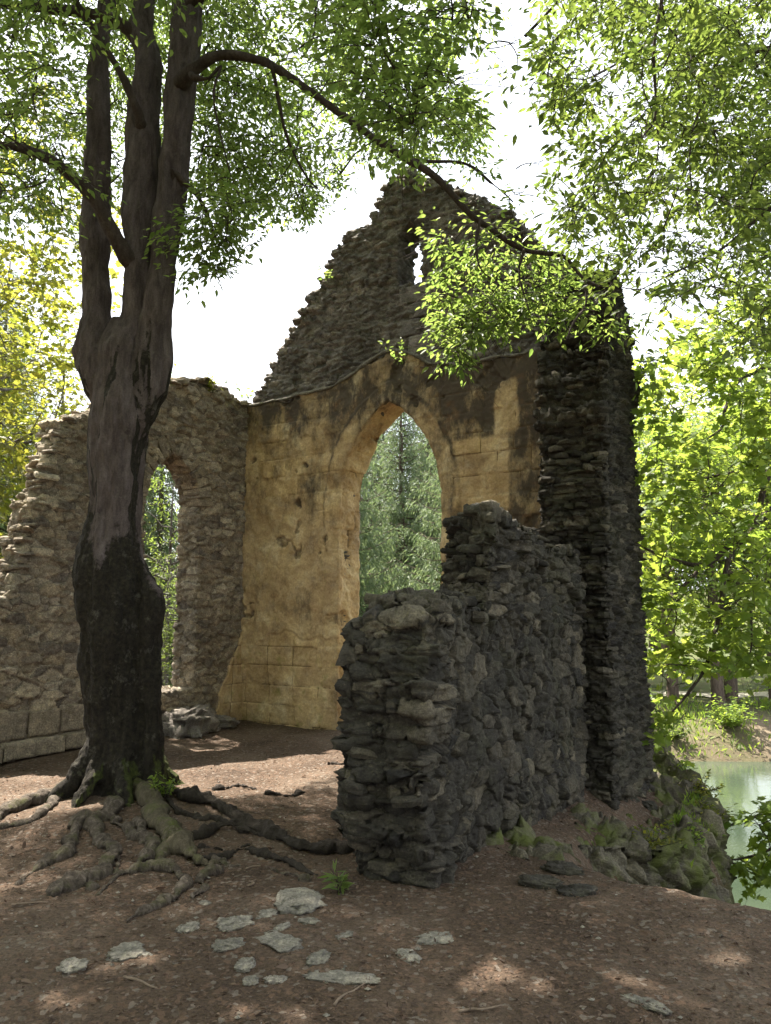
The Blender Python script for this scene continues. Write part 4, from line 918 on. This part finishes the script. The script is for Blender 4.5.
# ------------------------------------------------------------------ small plants
def plant(name, base, h, n, size, label, cat, mat, kind='ovate', spread=.5, seed=1, group=None, stems=True, up=.9):
    r = np.random.default_rng(seed); ns = max(3, n//8); P0 = np.tile(base, (ns, 1)).astype(float)+r.normal(size=(ns, 3))*np.array([spread*.04, spread*.04, 0])
    d = r.normal(size=(ns, 3))*np.array([spread, spread, .1])+np.array([0, 0, up]); tip = P0+unit(d)*h*r.uniform(.5, 1.1, (ns, 1))
    q = np.linspace(0, 1, 4)[None, :, None]; paths = P0[:, None]+(tip-P0)[:, None]*q
    tV, tF = batch_tubes(paths, np.full(ns, .004), np.full(ns, .0015), 3)
    i = r.integers(0, ns, n); s = r.uniform(.25, 1.05, n)[:, None]; pos = P0[i]+(tip-P0)[i]*s
    ax = r.normal(size=(n, 3))*np.array([1, 1, .35])+np.array([0, 0, .15]); nn = r.normal(size=(n, 3))*.5+np.array([0, 0, 1.])
    V, Q, A = leaves(pos, ax, nn, size*r.uniform(.6, 1.3, n), kind, np.stack([r.random(n)]*3, 1))
    o = obj(name, np.concatenate([tV, V]), tF+[Q+len(tV)], [M['limb'], mat], None, {'lf': np.concatenate([np.zeros((len(tV), 3)), A])}, midx=np.concatenate([np.zeros(len(tF[0])), np.ones(len(Q))]).astype(int), loc=base)
    return tag(o, label, cat, group)
def blades(base, n, h, w, r, lean=.5):
    P = base+0; d = r.normal(size=(n, 3))*lean+np.array([0, 0, 1.]); hh = h*r.uniform(.5, 1.2, n)
    return P, d, np.cross(unit(d), r.normal(size=(n, 3))), hh
plant('wall_plant', at(449, 588, 7.0), .22, 70, .06, 'yellow green seedling growing on the broken wall top', 'plant', M['leafD'], spread=.35, seed=2)
plant('wall_plant', at(213, 393, 11.35), .3, 60, .08, 'bright weed tuft on top of the side wall', 'plant', M['leafD'], spread=.5, seed=3)
plant('wall_plant', at(162, 398, 10.9), .5, 60, .08, 'thin weed standing on the side wall by the trunk', 'plant', M['plant'], spread=.35, seed=4)
plant('wall_plant', at(246, 400, 11.7), .25, 50, .07, 'low weeds in the dip where gable and side wall meet', 'plant', M['plant'], spread=.7, seed=5)
plant('wall_plant', at(402, 366, 10.35), .5, 60, .07, 'dull creeping weed on the gable above the doorway peak', 'plant', M['leafA'], spread=.8, seed=6)
plant('wall_plant', at(328, 282, 11.2), .3, 40, .07, 'small weed on the sloping gable edge', 'plant', M['leafA'], spread=.8, seed=7)
plant('moss_tuft', at(163, 800, 6.55), .24, 160, .045, 'bright fern and moss tuft at the trunk foot', 'plant', M['plant'], spread=.45, seed=8)
plant('grass_tuft', G(340, 893), .14, 60, .09, 'small grass tuft at the end of the broken wall', 'grass', M['leafA'], 'needle', .5, seed=9)
rb_ = np.random.default_rng(5)
for i, (px, py, Y, h, n, lb) in enumerate(((742, 934, 5.4, .35, 420, 'leafy herbs on the slope under the outcrop'), (765, 945, 5.1, .4, 420, 'leafy herbs where the slope meets the picture edge'), (712, 936, 5.6, .22, 220, 'low herbs at the outcrop foot'))):
    b = at(px, py, Y); b[2] = tz(b[0], b[1]); 
    plant('herb_patch', b, max(.3, at(px, py-14, Y)[2]-b[2]), n, .06, lb, 'herbs', M['plant'], spread=.9, seed=20+i)
for i, (s, off, n, lb) in enumerate(((.62, .05, 160, 'yellow green moss plants hanging from the outcrop lip'), (.50, .0, 130, 'ferny growth on the middle of the outcrop edge'), (.72, .05, 160, 'grass and herbs on the far shoulder of the outcrop'), (.80, .05, 160, 'tall herbs on the outcrop above the lake'), (.40, .06, 90, 'moss cushions near the gully slabs'))):
    k = int(s*n/n*len(edge)); e = edge[k]; plant('ledge_plant', np.array([e[0], e[1], tz(*(e-nr[k]*.35))-.05]), .28, n*2, .05, lb, 'plant', M['plant'] if i % 2 else M['leafD'], spread=1.1, seed=30+i, up=.6)

# ------------------------------------------------------------------ other broadleaf trees
def trunk_mesh(P, rad, mat, parent, seed=1, ns=14):
    V, f = tube(P, rad, ns); V = V+normals(V, f)*(fbm(V*np.array([4, 4, 1]), seed, 3)*.04*np.mean(rad)*4)[:, None]
    return obj('trunk', V, f, mat, parent)
# B: tree whose boughs hang in from the upper right, C: bright maple over the lake
rB = np.random.default_rng(31)
tb = empty('overhanging_tree', (5.2, 4.6, tz(5.2, 4.6))); tag(tb, 'leafy tree whose dull green boughs hang in over the gable corner', 'tree')
P = catmull(np.array([(5.2, 4.6, tz(5.2, 4.6)-.2), (5.15, 4.7, 2), (5.0, 5.0, 5), (4.7, 5.4, 8), (4.5, 5.6, 11)]), 8); trunk_mesh(P, np.linspace(.24, .08, len(P)), M['trunk2'], tb, 4)
nodesB = [P[10:]]
def limbP(pts, yd, parent, nl, mat=None, start=None):
    P, r_ = stem(pts, yd, k=7)
    if start is not None: P = np.concatenate([catmull(np.array([start, (start+P[0])/2+np.array([0, 0, .3]), P[0]]), 5)[:-1], P]); r_ = np.concatenate([np.linspace(.06, r_[0], len(P)-len(r_)), r_])
    V, f = tube(P+fbm(P*3, 3, 2)[:, None]*.02, r_, 8); obj('limb', V, f, mat or M['limb'], parent); nl.append(P[3:])
limbP([(662, -30, 5), (661, 0, 4.5), (654, 52, 4), (656, 114, 3), (640, 140, 2), (636, 165, 1.3)], (5.4, 5.6, 5.8), tb, nodesB, start=np.array([4.6, 5.5, 9.0]))
limbP([(654, 40, 3.5), (630, 56, 3), (606, 70, 2.5), (585, 80, 1.5)], (5.6, 5.7), tb, nodesB)
limbP([(655, 110, 2.5), (658, 150, 1.6), (650, 190, 1)], (5.8, 5.9), tb, nodesB)
limbP([(800, 40, 6), (740, 60, 5), (700, 110, 3), (690, 170, 2), (700, 220, 1.4)], (6.3, 6.6, 6.8), tb, nodesB, start=np.array([4.9, 5.2, 6.5]))
limbP([(820, 190, 6), (770, 210, 4.5), (720, 250, 3), (670, 275, 2), (640, 290, 1.2)], (6.3, 6.8, 7.2), tb, nodesB, start=np.array([5.0, 5.0, 5.0]))
GB = np.array([(600, -10), (800, -10), (800, 345), (735, 345), (690, 320), (650, 330), (636, 300), (615, 300), (590, 268), (560, 235), (548, 180), (540, 110), (550, -10)], float)
tB = np.concatenate([in_screen(GB, (5.2, 9.2), 850, rB), in_screen([(640, -10), (800, -10), (800, 300), (690, 300), (640, 200)], (7.5, 11), 300, rB), in_screen([(600, -200), (900, -200), (900, -10), (600, -10)], (4.2, 8.0), 200, rB), in_screen([(771, 0), (900, 0), (900, 330), (771, 330)], (5, 8), 90, rB)])
def keepB(P):
    x, y = proj(P); r = np.random.default_rng(4).random(len(P)); hole = vnoise(np.stack([x/30, y/30, x*0], 1), 5) > .22
    mini = inpoly(x, y, [(636, 300), (700, 300), (690, 380), (640, 390)]) & (r < .75)
    gx_, gy_ = wob(P, 26)
    return ~(inpoly(gx_, gy_, GAP) & (r < .88)) & ~(hole & (r < .55)) & ~(inpoly(x, y, [(400, 320), (632, 320), (632, 700), (400, 700)])) & ~mini & shade_ok(P)
crown('crown', tb, np.concatenate(nodesB), tB, rB, M['leafB'], M['limb'], L=.48, nl=14, size=.09, kind='ovate', tr=.006, per=2, keep=keepB)
rC = np.random.default_rng(41)
tc = empty('maple_tree', (8.2, 11.5, -2.6)); tag(tc, 'bright yellow green maple reaching out over the lake', 'tree')
P = catmull(np.array([(8.2, 11.5, -3.4), (8.1, 11.4, 0), (7.8, 11.2, 3), (7.6, 11.0, 6), (7.2, 11.0, 9)]), 8); trunk_mesh(P, np.linspace(.3, .07, len(P)), M['trunk2'], tc, 6)
nodesC = [P[8:]]
cs = np.array([8.0, 11.3, 1.8])
limbP([(800, 488, 9), (771, 511, 8), (734, 542, 7), (703, 565, 5), (661, 555, 3.5), (633, 542, 2.2), (600, 530, 1)], (10.8, 10.3, 9.9), tc, nodesC, start=cs)
limbP([(780, 440, 8), (765, 485, 6), (750, 532, 5.5), (729, 557, 5), (720, 609, 4.5), (708, 661, 4), (690, 690, 3), (672, 712, 1.8)], (10.8, 10.2, 9.8), tc, nodesC, start=cs+np.array([0, 0, 1.2]))
limbP([(703, 565, 4.5), (688, 582, 3.5), (672, 594, 3), (650, 600, 2.2), (633, 607, 1.5)], (10.1, 10.0), tc, nodesC)
limbP([(730, 578, 3.5), (748, 596, 3), (752, 640, 2), (748, 660, 1.2)], (10, 9.8), tc, nodesC)
limbP([(672, 594, 2.2), (676, 616, 1.6), (674, 630, 1.1)], (10, 9.9), tc, nodesC)
limbP([(790, 360, 7), (742, 378, 4.5), (725, 410, 3.5), (720, 430, 2.5), (690, 446, 1.5)], (11, 10.6, 10.3), tc, nodesC, start=cs+np.array([-.2, 0, 3]))
limbP([(771, 470, 5), (735, 472, 3), (690, 480, 2.2), (650, 478, 1.2)], (11, 10.8), tc, nodesC)
limbP([(830, 760, 8), (790, 800, 5), (760, 815, 3), (720, 826, 1.8), (700, 822, 1)], (9.5, 9.2, 9.0), tc, nodesC, start=np.array([8.1, 11.4, -.5]))
limbP([(800, 830, 5), (770, 850, 3), (735, 860, 1.8), (712, 856, 1)], (9.3, 9.0), tc, nodesC)
tC = np.concatenate([in_screen([(636, 345), (800, 330), (800, 600), (720, 600), (700, 570), (690, 640), (640, 640), (632, 500)], (8.8, 12.5), 430, rC), in_screen([(636, 640), (700, 640), (700, 690), (690, 735), (650, 752), (640, 735)], (9.3, 10.6), 75, rC), in_screen([(700, 600), (790, 600), (790, 665), (730, 675)], (9.6, 12), 70, rC),
    in_screen([(771, 330), (900, 330), (900, 700), (771, 700)], (9, 13), 130, rC), in_screen([(705, 815), (800, 800), (800, 880), (760, 872), (710, 864)], (8.7, 9.3), 17, rC), in_screen([(650, 300), (800, 250), (850, 330), (690, 345)], (9.5, 13), 60, rC)])
def keepC(P):
    x, y = proj(P); r = np.random.default_rng(8).random(len(P)); hole = vnoise(np.stack([x/26, y/26, x*0], 1), 15) > .3
    return ~(hole & (r < .6)) & shade_ok(P) & ~(inpoly(x, y, [(400, 320), (630, 320), (640, 780), (400, 780)]) & (P[:, 1] < 9.5)) & ~(inpoly(x, y, [(690, 675), (771, 675), (771, 800), (660, 800), (655, 760)]) & (r < .93))
crown('crown', tc, np.concatenate(nodesC), tC, rC, M['leafC'], M['limb'], L=.5, nl=12, size=.125, kind='maple', tr=.007, per=2, keep=keepC, flat=.55)

# generic trees
def broadleaf(name, loc, H, cr, n, leafmat, label, seed, size=.12, kind='ovate', clear=.3, group=None, trunkr=.2, nl=12, L=.6, bark='trunk2', sq=1., ok=None):
    r = np.random.default_rng(seed); loc = np.array(loc, float); root_ = empty(name, loc); tag(root_, label, 'tree', group)
    z = np.linspace(-.3, H*.92, 14); P = np.stack([fbm(np.stack([z*.2, z*0+seed, z*0], 1), seed, 2)*.3*z/H, fbm(np.stack([z*.2, z*0+seed+5, z*0], 1), seed, 2)*.3*z/H, z], 1)+loc
    P = catmull(P, 3); trunk_mesh(P, trunkr*(1-np.linspace(0, .85, len(P))), M[bark], root_, seed)
    nodes = [P[int(len(P)*clear):]]
    for k in range(12):
        i = int(len(P)*r.uniform(clear, .8)); a = r.uniform(0, 6.28); ln = cr*r.uniform(.5, .85); e = P[i]+np.array([math.cos(a)*ln, math.sin(a)*ln, r.uniform(.1, .7)*ln])
        Q = catmull(np.array([P[i], (P[i]+e)/2+r.normal(size=3)*.15, e]), 6); V, f = tube(Q, np.linspace(trunkr*.35, .012, len(Q)), 7); obj('limb', V, f, M[bark], root_); nodes.append(Q)
    q = r.normal(size=(n, 3)); q = unit(q)*(r.uniform(.25, 1, (n, 1))**.5)*np.array([cr, cr, H*(1-clear)*.56*sq]); q[:, 2] += H*(clear+(1-clear)*.52)
    q = q+0; clump = vnoise(q*.7, seed) > -.25; q = q[clump]
    if ok is not None: q = q[ok(q+loc)]
    crown('crown', root_, np.concatenate(nodes), q+loc, r, leafmat, M[bark], L=L, nl=nl, size=size, kind=kind, tr=.008, per=2, keep=ok)
    return root_
def copy_tree(root_, loc, rz, sc, label=None, group=None):
    c = root_.copy(); COL.objects.link(c); c.location = [float(x) for x in loc]; c.rotation_euler = (0, 0, rz); c.scale = (sc, sc, sc)
    if label: c['label'] = label
    if group: c['group'] = group
    for ch in root_.children:
        d = ch.copy(); COL.objects.link(d); d.parent = c
    return c
def gz(x, y): return (x, y, tz(x, y)-.05)
LG = 'yellowing trees beyond the side wall'
ya = broadleaf('yellow_tree', gz(-8.0, 14.0), 12.5, 3.2, 760, M['leafD'], 'yellowing broadleaf tree close behind the broken end of the side wall', 51, size=.125, kind='maple', clear=.14, group=LG, ok=shade_ok)
copy_tree(ya, gz(-11.6, 18.2), 2.1, 1.15, 'taller yellowing tree farther off behind the side wall', LG)
copy_tree(ya, gz(-10.2, 23.5), 4.0, .9, 'yellowing tree between the spruces and the side wall', LG)
gb = broadleaf('green_tree', gz(-5.1, 18.2), 5.2, 1.5, 260, M['leafB'], 'fresh green sapling seen through the small pointed window', 57, size=.085, nl=18, clear=.08, trunkr=.09)
copy_tree(gb, gz(-4.2, 16.4), 1.2, .6, 'small green shrub under the pointed window outside')

# ------------------------------------------------------------------ spruces
def spruce(name, loc, H, Rb, seed, label, group, clear=.05):
    r = np.random.default_rng(seed); loc = np.array(loc, float); root_ = empty(name, loc); tag(root_, label, 'tree', group)
    z = np.linspace(-.3, H, 30); P = np.stack([z*0+loc[0], z*0+loc[1], z+loc[2]], 1); trunk_mesh(P, .02+.016*H*(1-np.linspace(0, 1, 30)), M['pinebark'], root_, seed, 10)
    br = []; tw = []
    zz = H*clear
    while zz < H*.985:
        k = r.integers(5, 8); a0 = r.uniform(0, 6.28); q = zz/H
        for j in range(k):
            L = Rb*(1-q)**.8*r.uniform(.65, 1.15)+.12; a = a0+j*6.28/k+r.normal()*.2; d = np.array([math.cos(a), math.sin(a), 0]); t = np.linspace(0, 1, 7)
            dz = -.35*L*np.sin(t*2.0)*(1-q*.8)+.16*L*t**3+q*.3*L*t
            p = np.array([0, 0, zz])+d*(t*L)[:, None]+np.array([0, 0, 1])*dz[:, None]; br.append(p)
            m = max(4, int(L/.055)); ti = r.uniform(.12, 1, m); pp = np.stack([np.interp(ti, t, p[:, c]) for c in range(3)], 1); sd = np.cross(d, [0, 0, 1]); sg = r.choice([-1, 1], m)
            ln = (.16+.42*L/Rb*(1-ti*.6))*r.uniform(.6, 1.3, m)
            dv = d*.45+sd*(sg*r.uniform(.1, .9, m))[:, None]-np.array([0, 0, 1])*r.uniform(.2, 1.1, m)[:, None]
            for s in range(7): tw.append(np.concatenate([pp+unit(dv)*(ln*s*.14)[:, None]-np.array([0, 0, 1])*(ln*.03*s*s*.25)[:, None], unit(dv)-np.array([0, 0, .14*s])+r.normal(size=(m, 3))*.35, ln[:, None]], 1))
        zz += r.uniform(.19, .29)
    br = np.array(br); tV, tF = batch_tubes(br+loc, np.full(len(br), .02), np.full(len(br), .006), 4)
    tw = np.concatenate(tw); n = len(tw); nn = r.normal(size=(n, 3))
    V, Q, A = leaves(tw[:, :3]+loc, tw[:, 3:6]+r.normal(size=(n, 3))*.28, nn, np.clip(tw[:, 6]*.5, .08, .20), 'needle', np.stack([r.random(n)]*3, 1))
    obj('crown', np.concatenate([tV, V]), tF+[Q+len(tV)], [M['pinebark'], M['needle']], root_, {'lf': np.concatenate([np.zeros((len(tV), 3)), A])}, midx=np.concatenate([np.zeros(len(tF[0])), np.ones(len(Q))]).astype(int))
    return root_
SG = 'spruces in the woods behind the ruin'
SL = 'drooping spruce standing in the dense woods behind the ruin'
s0 = spruce('spruce_tree', gz(-1.7, 23.2), 12.0, 3.1, 71, 'tall pale drooping spruce filling the pointed doorway', SG)
for i, (x, y, sc) in enumerate(((2.5, 24.6, .95), (-3.4, 28.5, 1.0), (.6, 29, 1.05), (4.6, 30, 1.0), (-6.9, 23.5, .78), (-9.2, 27, .9), (-5.0, 29, .88), (-12.8, 25, 1.2), (-15.5, 22, 1.25), (-11, 33, 1.2), (-18, 30, 1.5), (-1, 36, 1.2), (6.5, 38, 1.2), (-7.5, 36, 1.05), (-20, 40, 1.6), (3, 44, 1.3), (1.9, 33, 1.25), (-.5, 32, 1.2), (3.2, 36, 1.35))):
    copy_tree(s0, gz(x, y), i*1.7, sc, SL, SG)
FB = 'trees on the far bank of the lake'
fb = broadleaf('bank_tree', gz(12.3, 29.3), 11, 3.2, 420, M['plant'], 'slim tree with a bare trunk on the far bank of the lake', 81, size=.2, clear=.32, group=FB, trunkr=.26, L=.9, nl=10, bark='pinebark')
for i, (x, y, sc) in enumerate(((10.9, 30.0, .95), (14.6, 29.5, 1.1), (13.4, 30.6, 1.0), (9.0, 33.5, 1.05), (16.9, 31.2, 1.0), (12.2, 38, 1.3), (18.5, 37, 1.25), (8.2, 42, 1.3), (22, 34, 1.1), (15.5, 45, 1.5), (24, 44, 1.6), (10.5, 52, 1.6), (20, 56, 1.8), (29, 50, 1.7))):
    copy_tree(fb, gz(x, y), i*2.3, sc, 'slim tree with a bare trunk on the far bank of the lake', FB)
b = gz(11.1, 25.4); plant('bank_bush', np.array(b), 1.1, 900, .13, 'green bush on the bare far bank above the water', 'bush', M['plant'], spread=.9, seed=61)
b = gz(9.0, 24.9); plant('bank_bush', np.array(b), .7, 500, .12, 'low dark bush at the waterline beside the bare bank', 'bush', M['leafB'], spread=1.0, seed=62)
b = gz(13.9, 25.3); plant('bank_bush', np.array(b), .8, 500, .12, 'mossy bush at the end of the far bank', 'bush', M['plant'], spread=1.0, seed=63)
WG = 'unseen trees added around the clearing'  # trees outside the frame, added to block sky light
for i, (x, y, sc) in enumerate(((-3, -5, .95), (2.5, -6, 1.05), (-7.5, -3, 1.0), (-9.5, 2.5, .95), (0, -10, 1.2), (6, -10, 1.2), (-6, -9, 1.2), (-12, -2, 1.2), (-13, 6, 1.1))):
    copy_tree(fb, gz(x, y), i*1.9, sc, 'slender unseen tree added to shade the clearing', WG)

# ------------------------------------------------------------------ litter on the ground (uncountable)
rl = np.random.default_rng(91); n = 52000
y = 2.2+8.8*rl.random(n)**1.5; x = (rl.random(n)*2-1)*(.58*y+.3)
m = inpoly(x, y, PLATEAU); x, y = x[m], y[m]; n = len(x)
q = (x-Q0[0])*(-RD[0])+(y-Q0[1])*(-RD[1]); s_ = (x-Q0[0])*RA[0]+(y-Q0[1])*RA[1]; m = ~((q < .02) & (q > -.62) & (s_ > 0)); x, y = x[m], y[m]; n = len(x)
z = terrain(x, y); pos = np.stack([x, y, z+.006], 1); ax = rl.normal(size=(n, 3))*np.array([1, 1, .25]); nn = rl.normal(size=(n, 3))*.5+np.array([0, 0, 1])
V, Q, A = leaves(pos, ax, nn, .009+.020*rl.random(n)**2.5, 'ovate', np.stack([rl.random(n)**1.5]*3, 1))
o = obj('leaf_litter', V, [Q], M['litter'], attrs={'lf': A}); tag(o, kind='stuff')
n = 420; y = 2.3+7*rl.random(n)**1.2; x = (rl.random(n)*2-1)*(.55*y+.3); m = inpoly(x, y, PLATEAU); x, y = x[m], y[m]; n = len(x)
q = (x-Q0[0])*(-RD[0])+(y-Q0[1])*(-RD[1]); s_ = (x-Q0[0])*RA[0]+(y-Q0[1])*RA[1]; m = ~((q < .02) & (q > -.62) & (s_ > 0)); x, y = x[m], y[m]; n = len(x)
V, Q, A = leaves(np.stack([x, y, terrain(x, y)+.012], 1), rl.normal(size=(n, 3))*np.array([1, 1, .35]), rl.normal(size=(n, 3))*.6+np.array([0, 0, 1]), .030+.035*rl.random(n), 'ovate', np.stack([.3+.7*rl.random(n)]*3, 1))
o = obj('dead_leaves', V, [Q], M['litter'], attrs={'lf': A}); tag(o, kind='stuff')
# small gravel
n = 700; y = 2.4+6*rl.random(n)**1.4; x = (rl.random(n)*2-1)*(.55*y+.3); m = inpoly(x, y, PLATEAU); x, y = x[m], y[m]; n = len(x)
oc_ = np.array([(1, 0, 0), (0, 1, 0), (-1, 0, 0), (0, -1, 0), (0, 0, .7), (0, 0, -.7)]); of = np.array([[0, 1, 4], [1, 2, 4], [2, 3, 4], [3, 0, 4], [1, 0, 5], [2, 1, 5], [3, 2, 5], [0, 3, 5]])
sz = .004+.012*rl.random(n)**3; V = np.stack([x, y, terrain(x, y)+.004], 1)[:, None]+oc_[None]*sz[:, None, None]*rl.uniform(.5, 1.3, (n, 6, 1)); Q = (np.arange(n)*6)[:, None, None]+of[None]
o = obj('gravel', V.reshape(-1, 3), [Q.reshape(-1, 3)], M['paving'], attrs={'st': np.repeat(np.stack([rl.random(n), np.ones(n), rl.random(n)], 1), 6, axis=0)}, smooth=False); tag(o, kind='stuff')
# grass on the far bank and along the outcrop (uncountable)
n = 9000; x = rl.uniform(5, 24, n); y = rl.uniform(23.5, 31, n); z = terrain(x, y); m = (z > -2.7) & ~((np.abs(x-12.6) < 1.0) & (rl.random(n) < .9)); P = np.stack([x, y, z], 1)[m]; sz = .10+.22*rl.random(len(P))
k = rl.integers(130, len(edge)-20, 1600); e = edge[k]-nr[k]*rl.uniform(-.15, .22, 1600)[:, None]; z2 = terrain(*(e-nr[k]*.3).T)-.03; P2 = np.stack([e[:, 0], e[:, 1], z2], 1); c_ = vnoise(P2*2.2, 8) > .15; P2 = P2[c_]; P = np.concatenate([P, P2]); sz = np.concatenate([sz, .05+.08*rl.random(len(P2))]); n = len(P)
V, Q, A = leaves(P, rl.normal(size=(n, 3))*.45+np.array([0, 0, 1.]), rl.normal(size=(n, 3))*np.array([1, 1, .2]), sz, 'needle', np.stack([rl.random(n)]*3, 1))
o = obj('grass', V, [Q], M['plant'], attrs={'lf': A}); tag(o, kind='stuff')
# a few twigs on the ground
for i, (px, py, ln, an, lb) in enumerate(((258, 868, .16, .4, 'short pale twig lying among the root ends'), (350, 996, .22, 1.0, 'bent twig in front of the long thin slab'), (140, 985, .2, -.5, 'dark twig on the bare dirt near the front'), (252, 884, .12, 1.3, 'thin twig behind the chunky pale stone'), (480, 1010, .18, .2, 'twig lying in a sun fleck near the front'), (30, 905, .2, .1, 'twig beyond the grey stone near the roots'), (275, 832, .2, 1.35, 'forked twig between the dark roots'))):
    g = G(px, py); d = np.array([math.cos(an), math.sin(an), 0])*ln/2; P = catmull(np.array([g-d, g-d*.3+rl.normal(size=3)*.012, g+d*.3+rl.normal(size=3)*.012, g+d]), 4); P[:, 2] = terrain(P[:, 0], P[:, 1])+.008
    V, f = tube(P, np.linspace(.007, .003, len(P)), 6); o = obj('twig', V, f, M['wood'], loc=g); tag(o, lb, 'twig', 'twigs on the forest floor')

# ------------------------------------------------------------------ light, sky, camera
sun = bpy.data.lights.new('sun', 'SUN'); sun.energy = 5.0; sun.angle = R(.53); sun.color = (1, .93, .82)
so = bpy.data.objects.new('sun', sun); COL.objects.link(so); so.rotation_euler = Vector([-float(c) for c in SUN]).to_track_quat('-Z', 'Y').to_euler(); so.location = (-6, 10, 20)
wd = bpy.data.worlds.new('World'); scene.world = wd; wd.use_nodes = True; nt = wd.node_tree; nt.nodes.clear()
wo = nt.nodes.new('ShaderNodeOutputWorld'); bg = nt.nodes.new('ShaderNodeBackground'); sk = nt.nodes.new('ShaderNodeTexSky'); sk.sky_type = 'NISHITA'; sk.sun_disc = False
sk.sun_elevation = SUN_EL; sk.sun_rotation = math.atan2(SUN[0], SUN[1]); sk.air_density = 1.2; sk.dust_density = 4.; sk.ozone_density = 1.
# thin bright cloud over the blue
tcd = nt.nodes.new('ShaderNodeTexCoord'); nz_ = nt.nodes.new('ShaderNodeTexNoise'); nz_.inputs['Scale'].default_value = 2.2; nz_.inputs['Detail'].default_value = 6
nt.links.new(tcd.outputs['Generated'], nz_.inputs['Vector']); rp = nt.nodes.new('ShaderNodeValToRGB'); rp.color_ramp.elements[0].position = .3; rp.color_ramp.elements[0].color = (.55, .55, .55, 1); rp.color_ramp.elements[1].position = .6; rp.color_ramp.elements[1].color = (.95, .95, .95, 1)
nt.links.new(nz_.outputs['Fac'], rp.inputs[0]); mx = nt.nodes.new('ShaderNodeMix'); mx.data_type = 'RGBA'; nt.links.new(rp.outputs[0], mx.inputs[0]); nt.links.new(sk.outputs[0], mx.inputs[6]); mx.inputs[7].default_value = (4.55, 4.7, 4.95, 1)
nt.links.new(mx.outputs[2], bg.inputs[0]); bg.inputs[1].default_value = .1; nt.links.new(bg.outputs[0], wo.inputs[0])
hb = np.array([(x, y, z) for z in (-6.5, 24) for x, y in ((-425, -75), (425, -75), (425, 490), (-425, 490))], float)
ht = NT('haze_air'); pv = ht.n('ShaderNodeVolumePrincipled'); pv.inputs['Density'].default_value = HAZE; pv.inputs['Color'].default_value = (.93, .95, .96, 1); pv.inputs['Anisotropy'].default_value = .35; ht.l(pv.outputs[0], ht.out.inputs['Volume'])
if HAZE: o = obj('haze', hb, [np.array([[0, 3, 2, 1], [4, 5, 6, 7], [0, 1, 5, 4], [1, 2, 6, 5], [2, 3, 7, 6], [3, 0, 4, 7]])], ht.m, smooth=False); tag(o, kind='stuff')
cam = bpy.data.cameras.new('camera'); cam.sensor_fit = 'VERTICAL'; cam.sensor_height = 36; cam.lens = 36*F/1024; cam.clip_end = 2000; cam.clip_start = .05
co = bpy.data.objects.new('camera', cam); COL.objects.link(co); co.location = (0, 0, CAMH); co.rotation_euler = (math.pi/2+PITCH, 0, 0); scene.camera = co
scene.view_settings.view_transform = 'Standard'; scene.view_settings.look = 'None'; scene.view_settings.gamma = 1; scene.view_settings.exposure = 2.4; scene.view_settings.use_curve_mapping = False
cy = scene.cycles; cy.max_bounces = 7; cy.diffuse_bounces = 4; cy.glossy_bounces = 2; cy.transmission_bounces = 5; cy.transparent_max_bounces = 4
cy.sample_clamp_indirect = 6; cy.use_denoising = True; cy.caustics_reflective = False; cy.caustics_refractive = False; cy.volume_bounces = 0; cy.volume_max_steps = 64
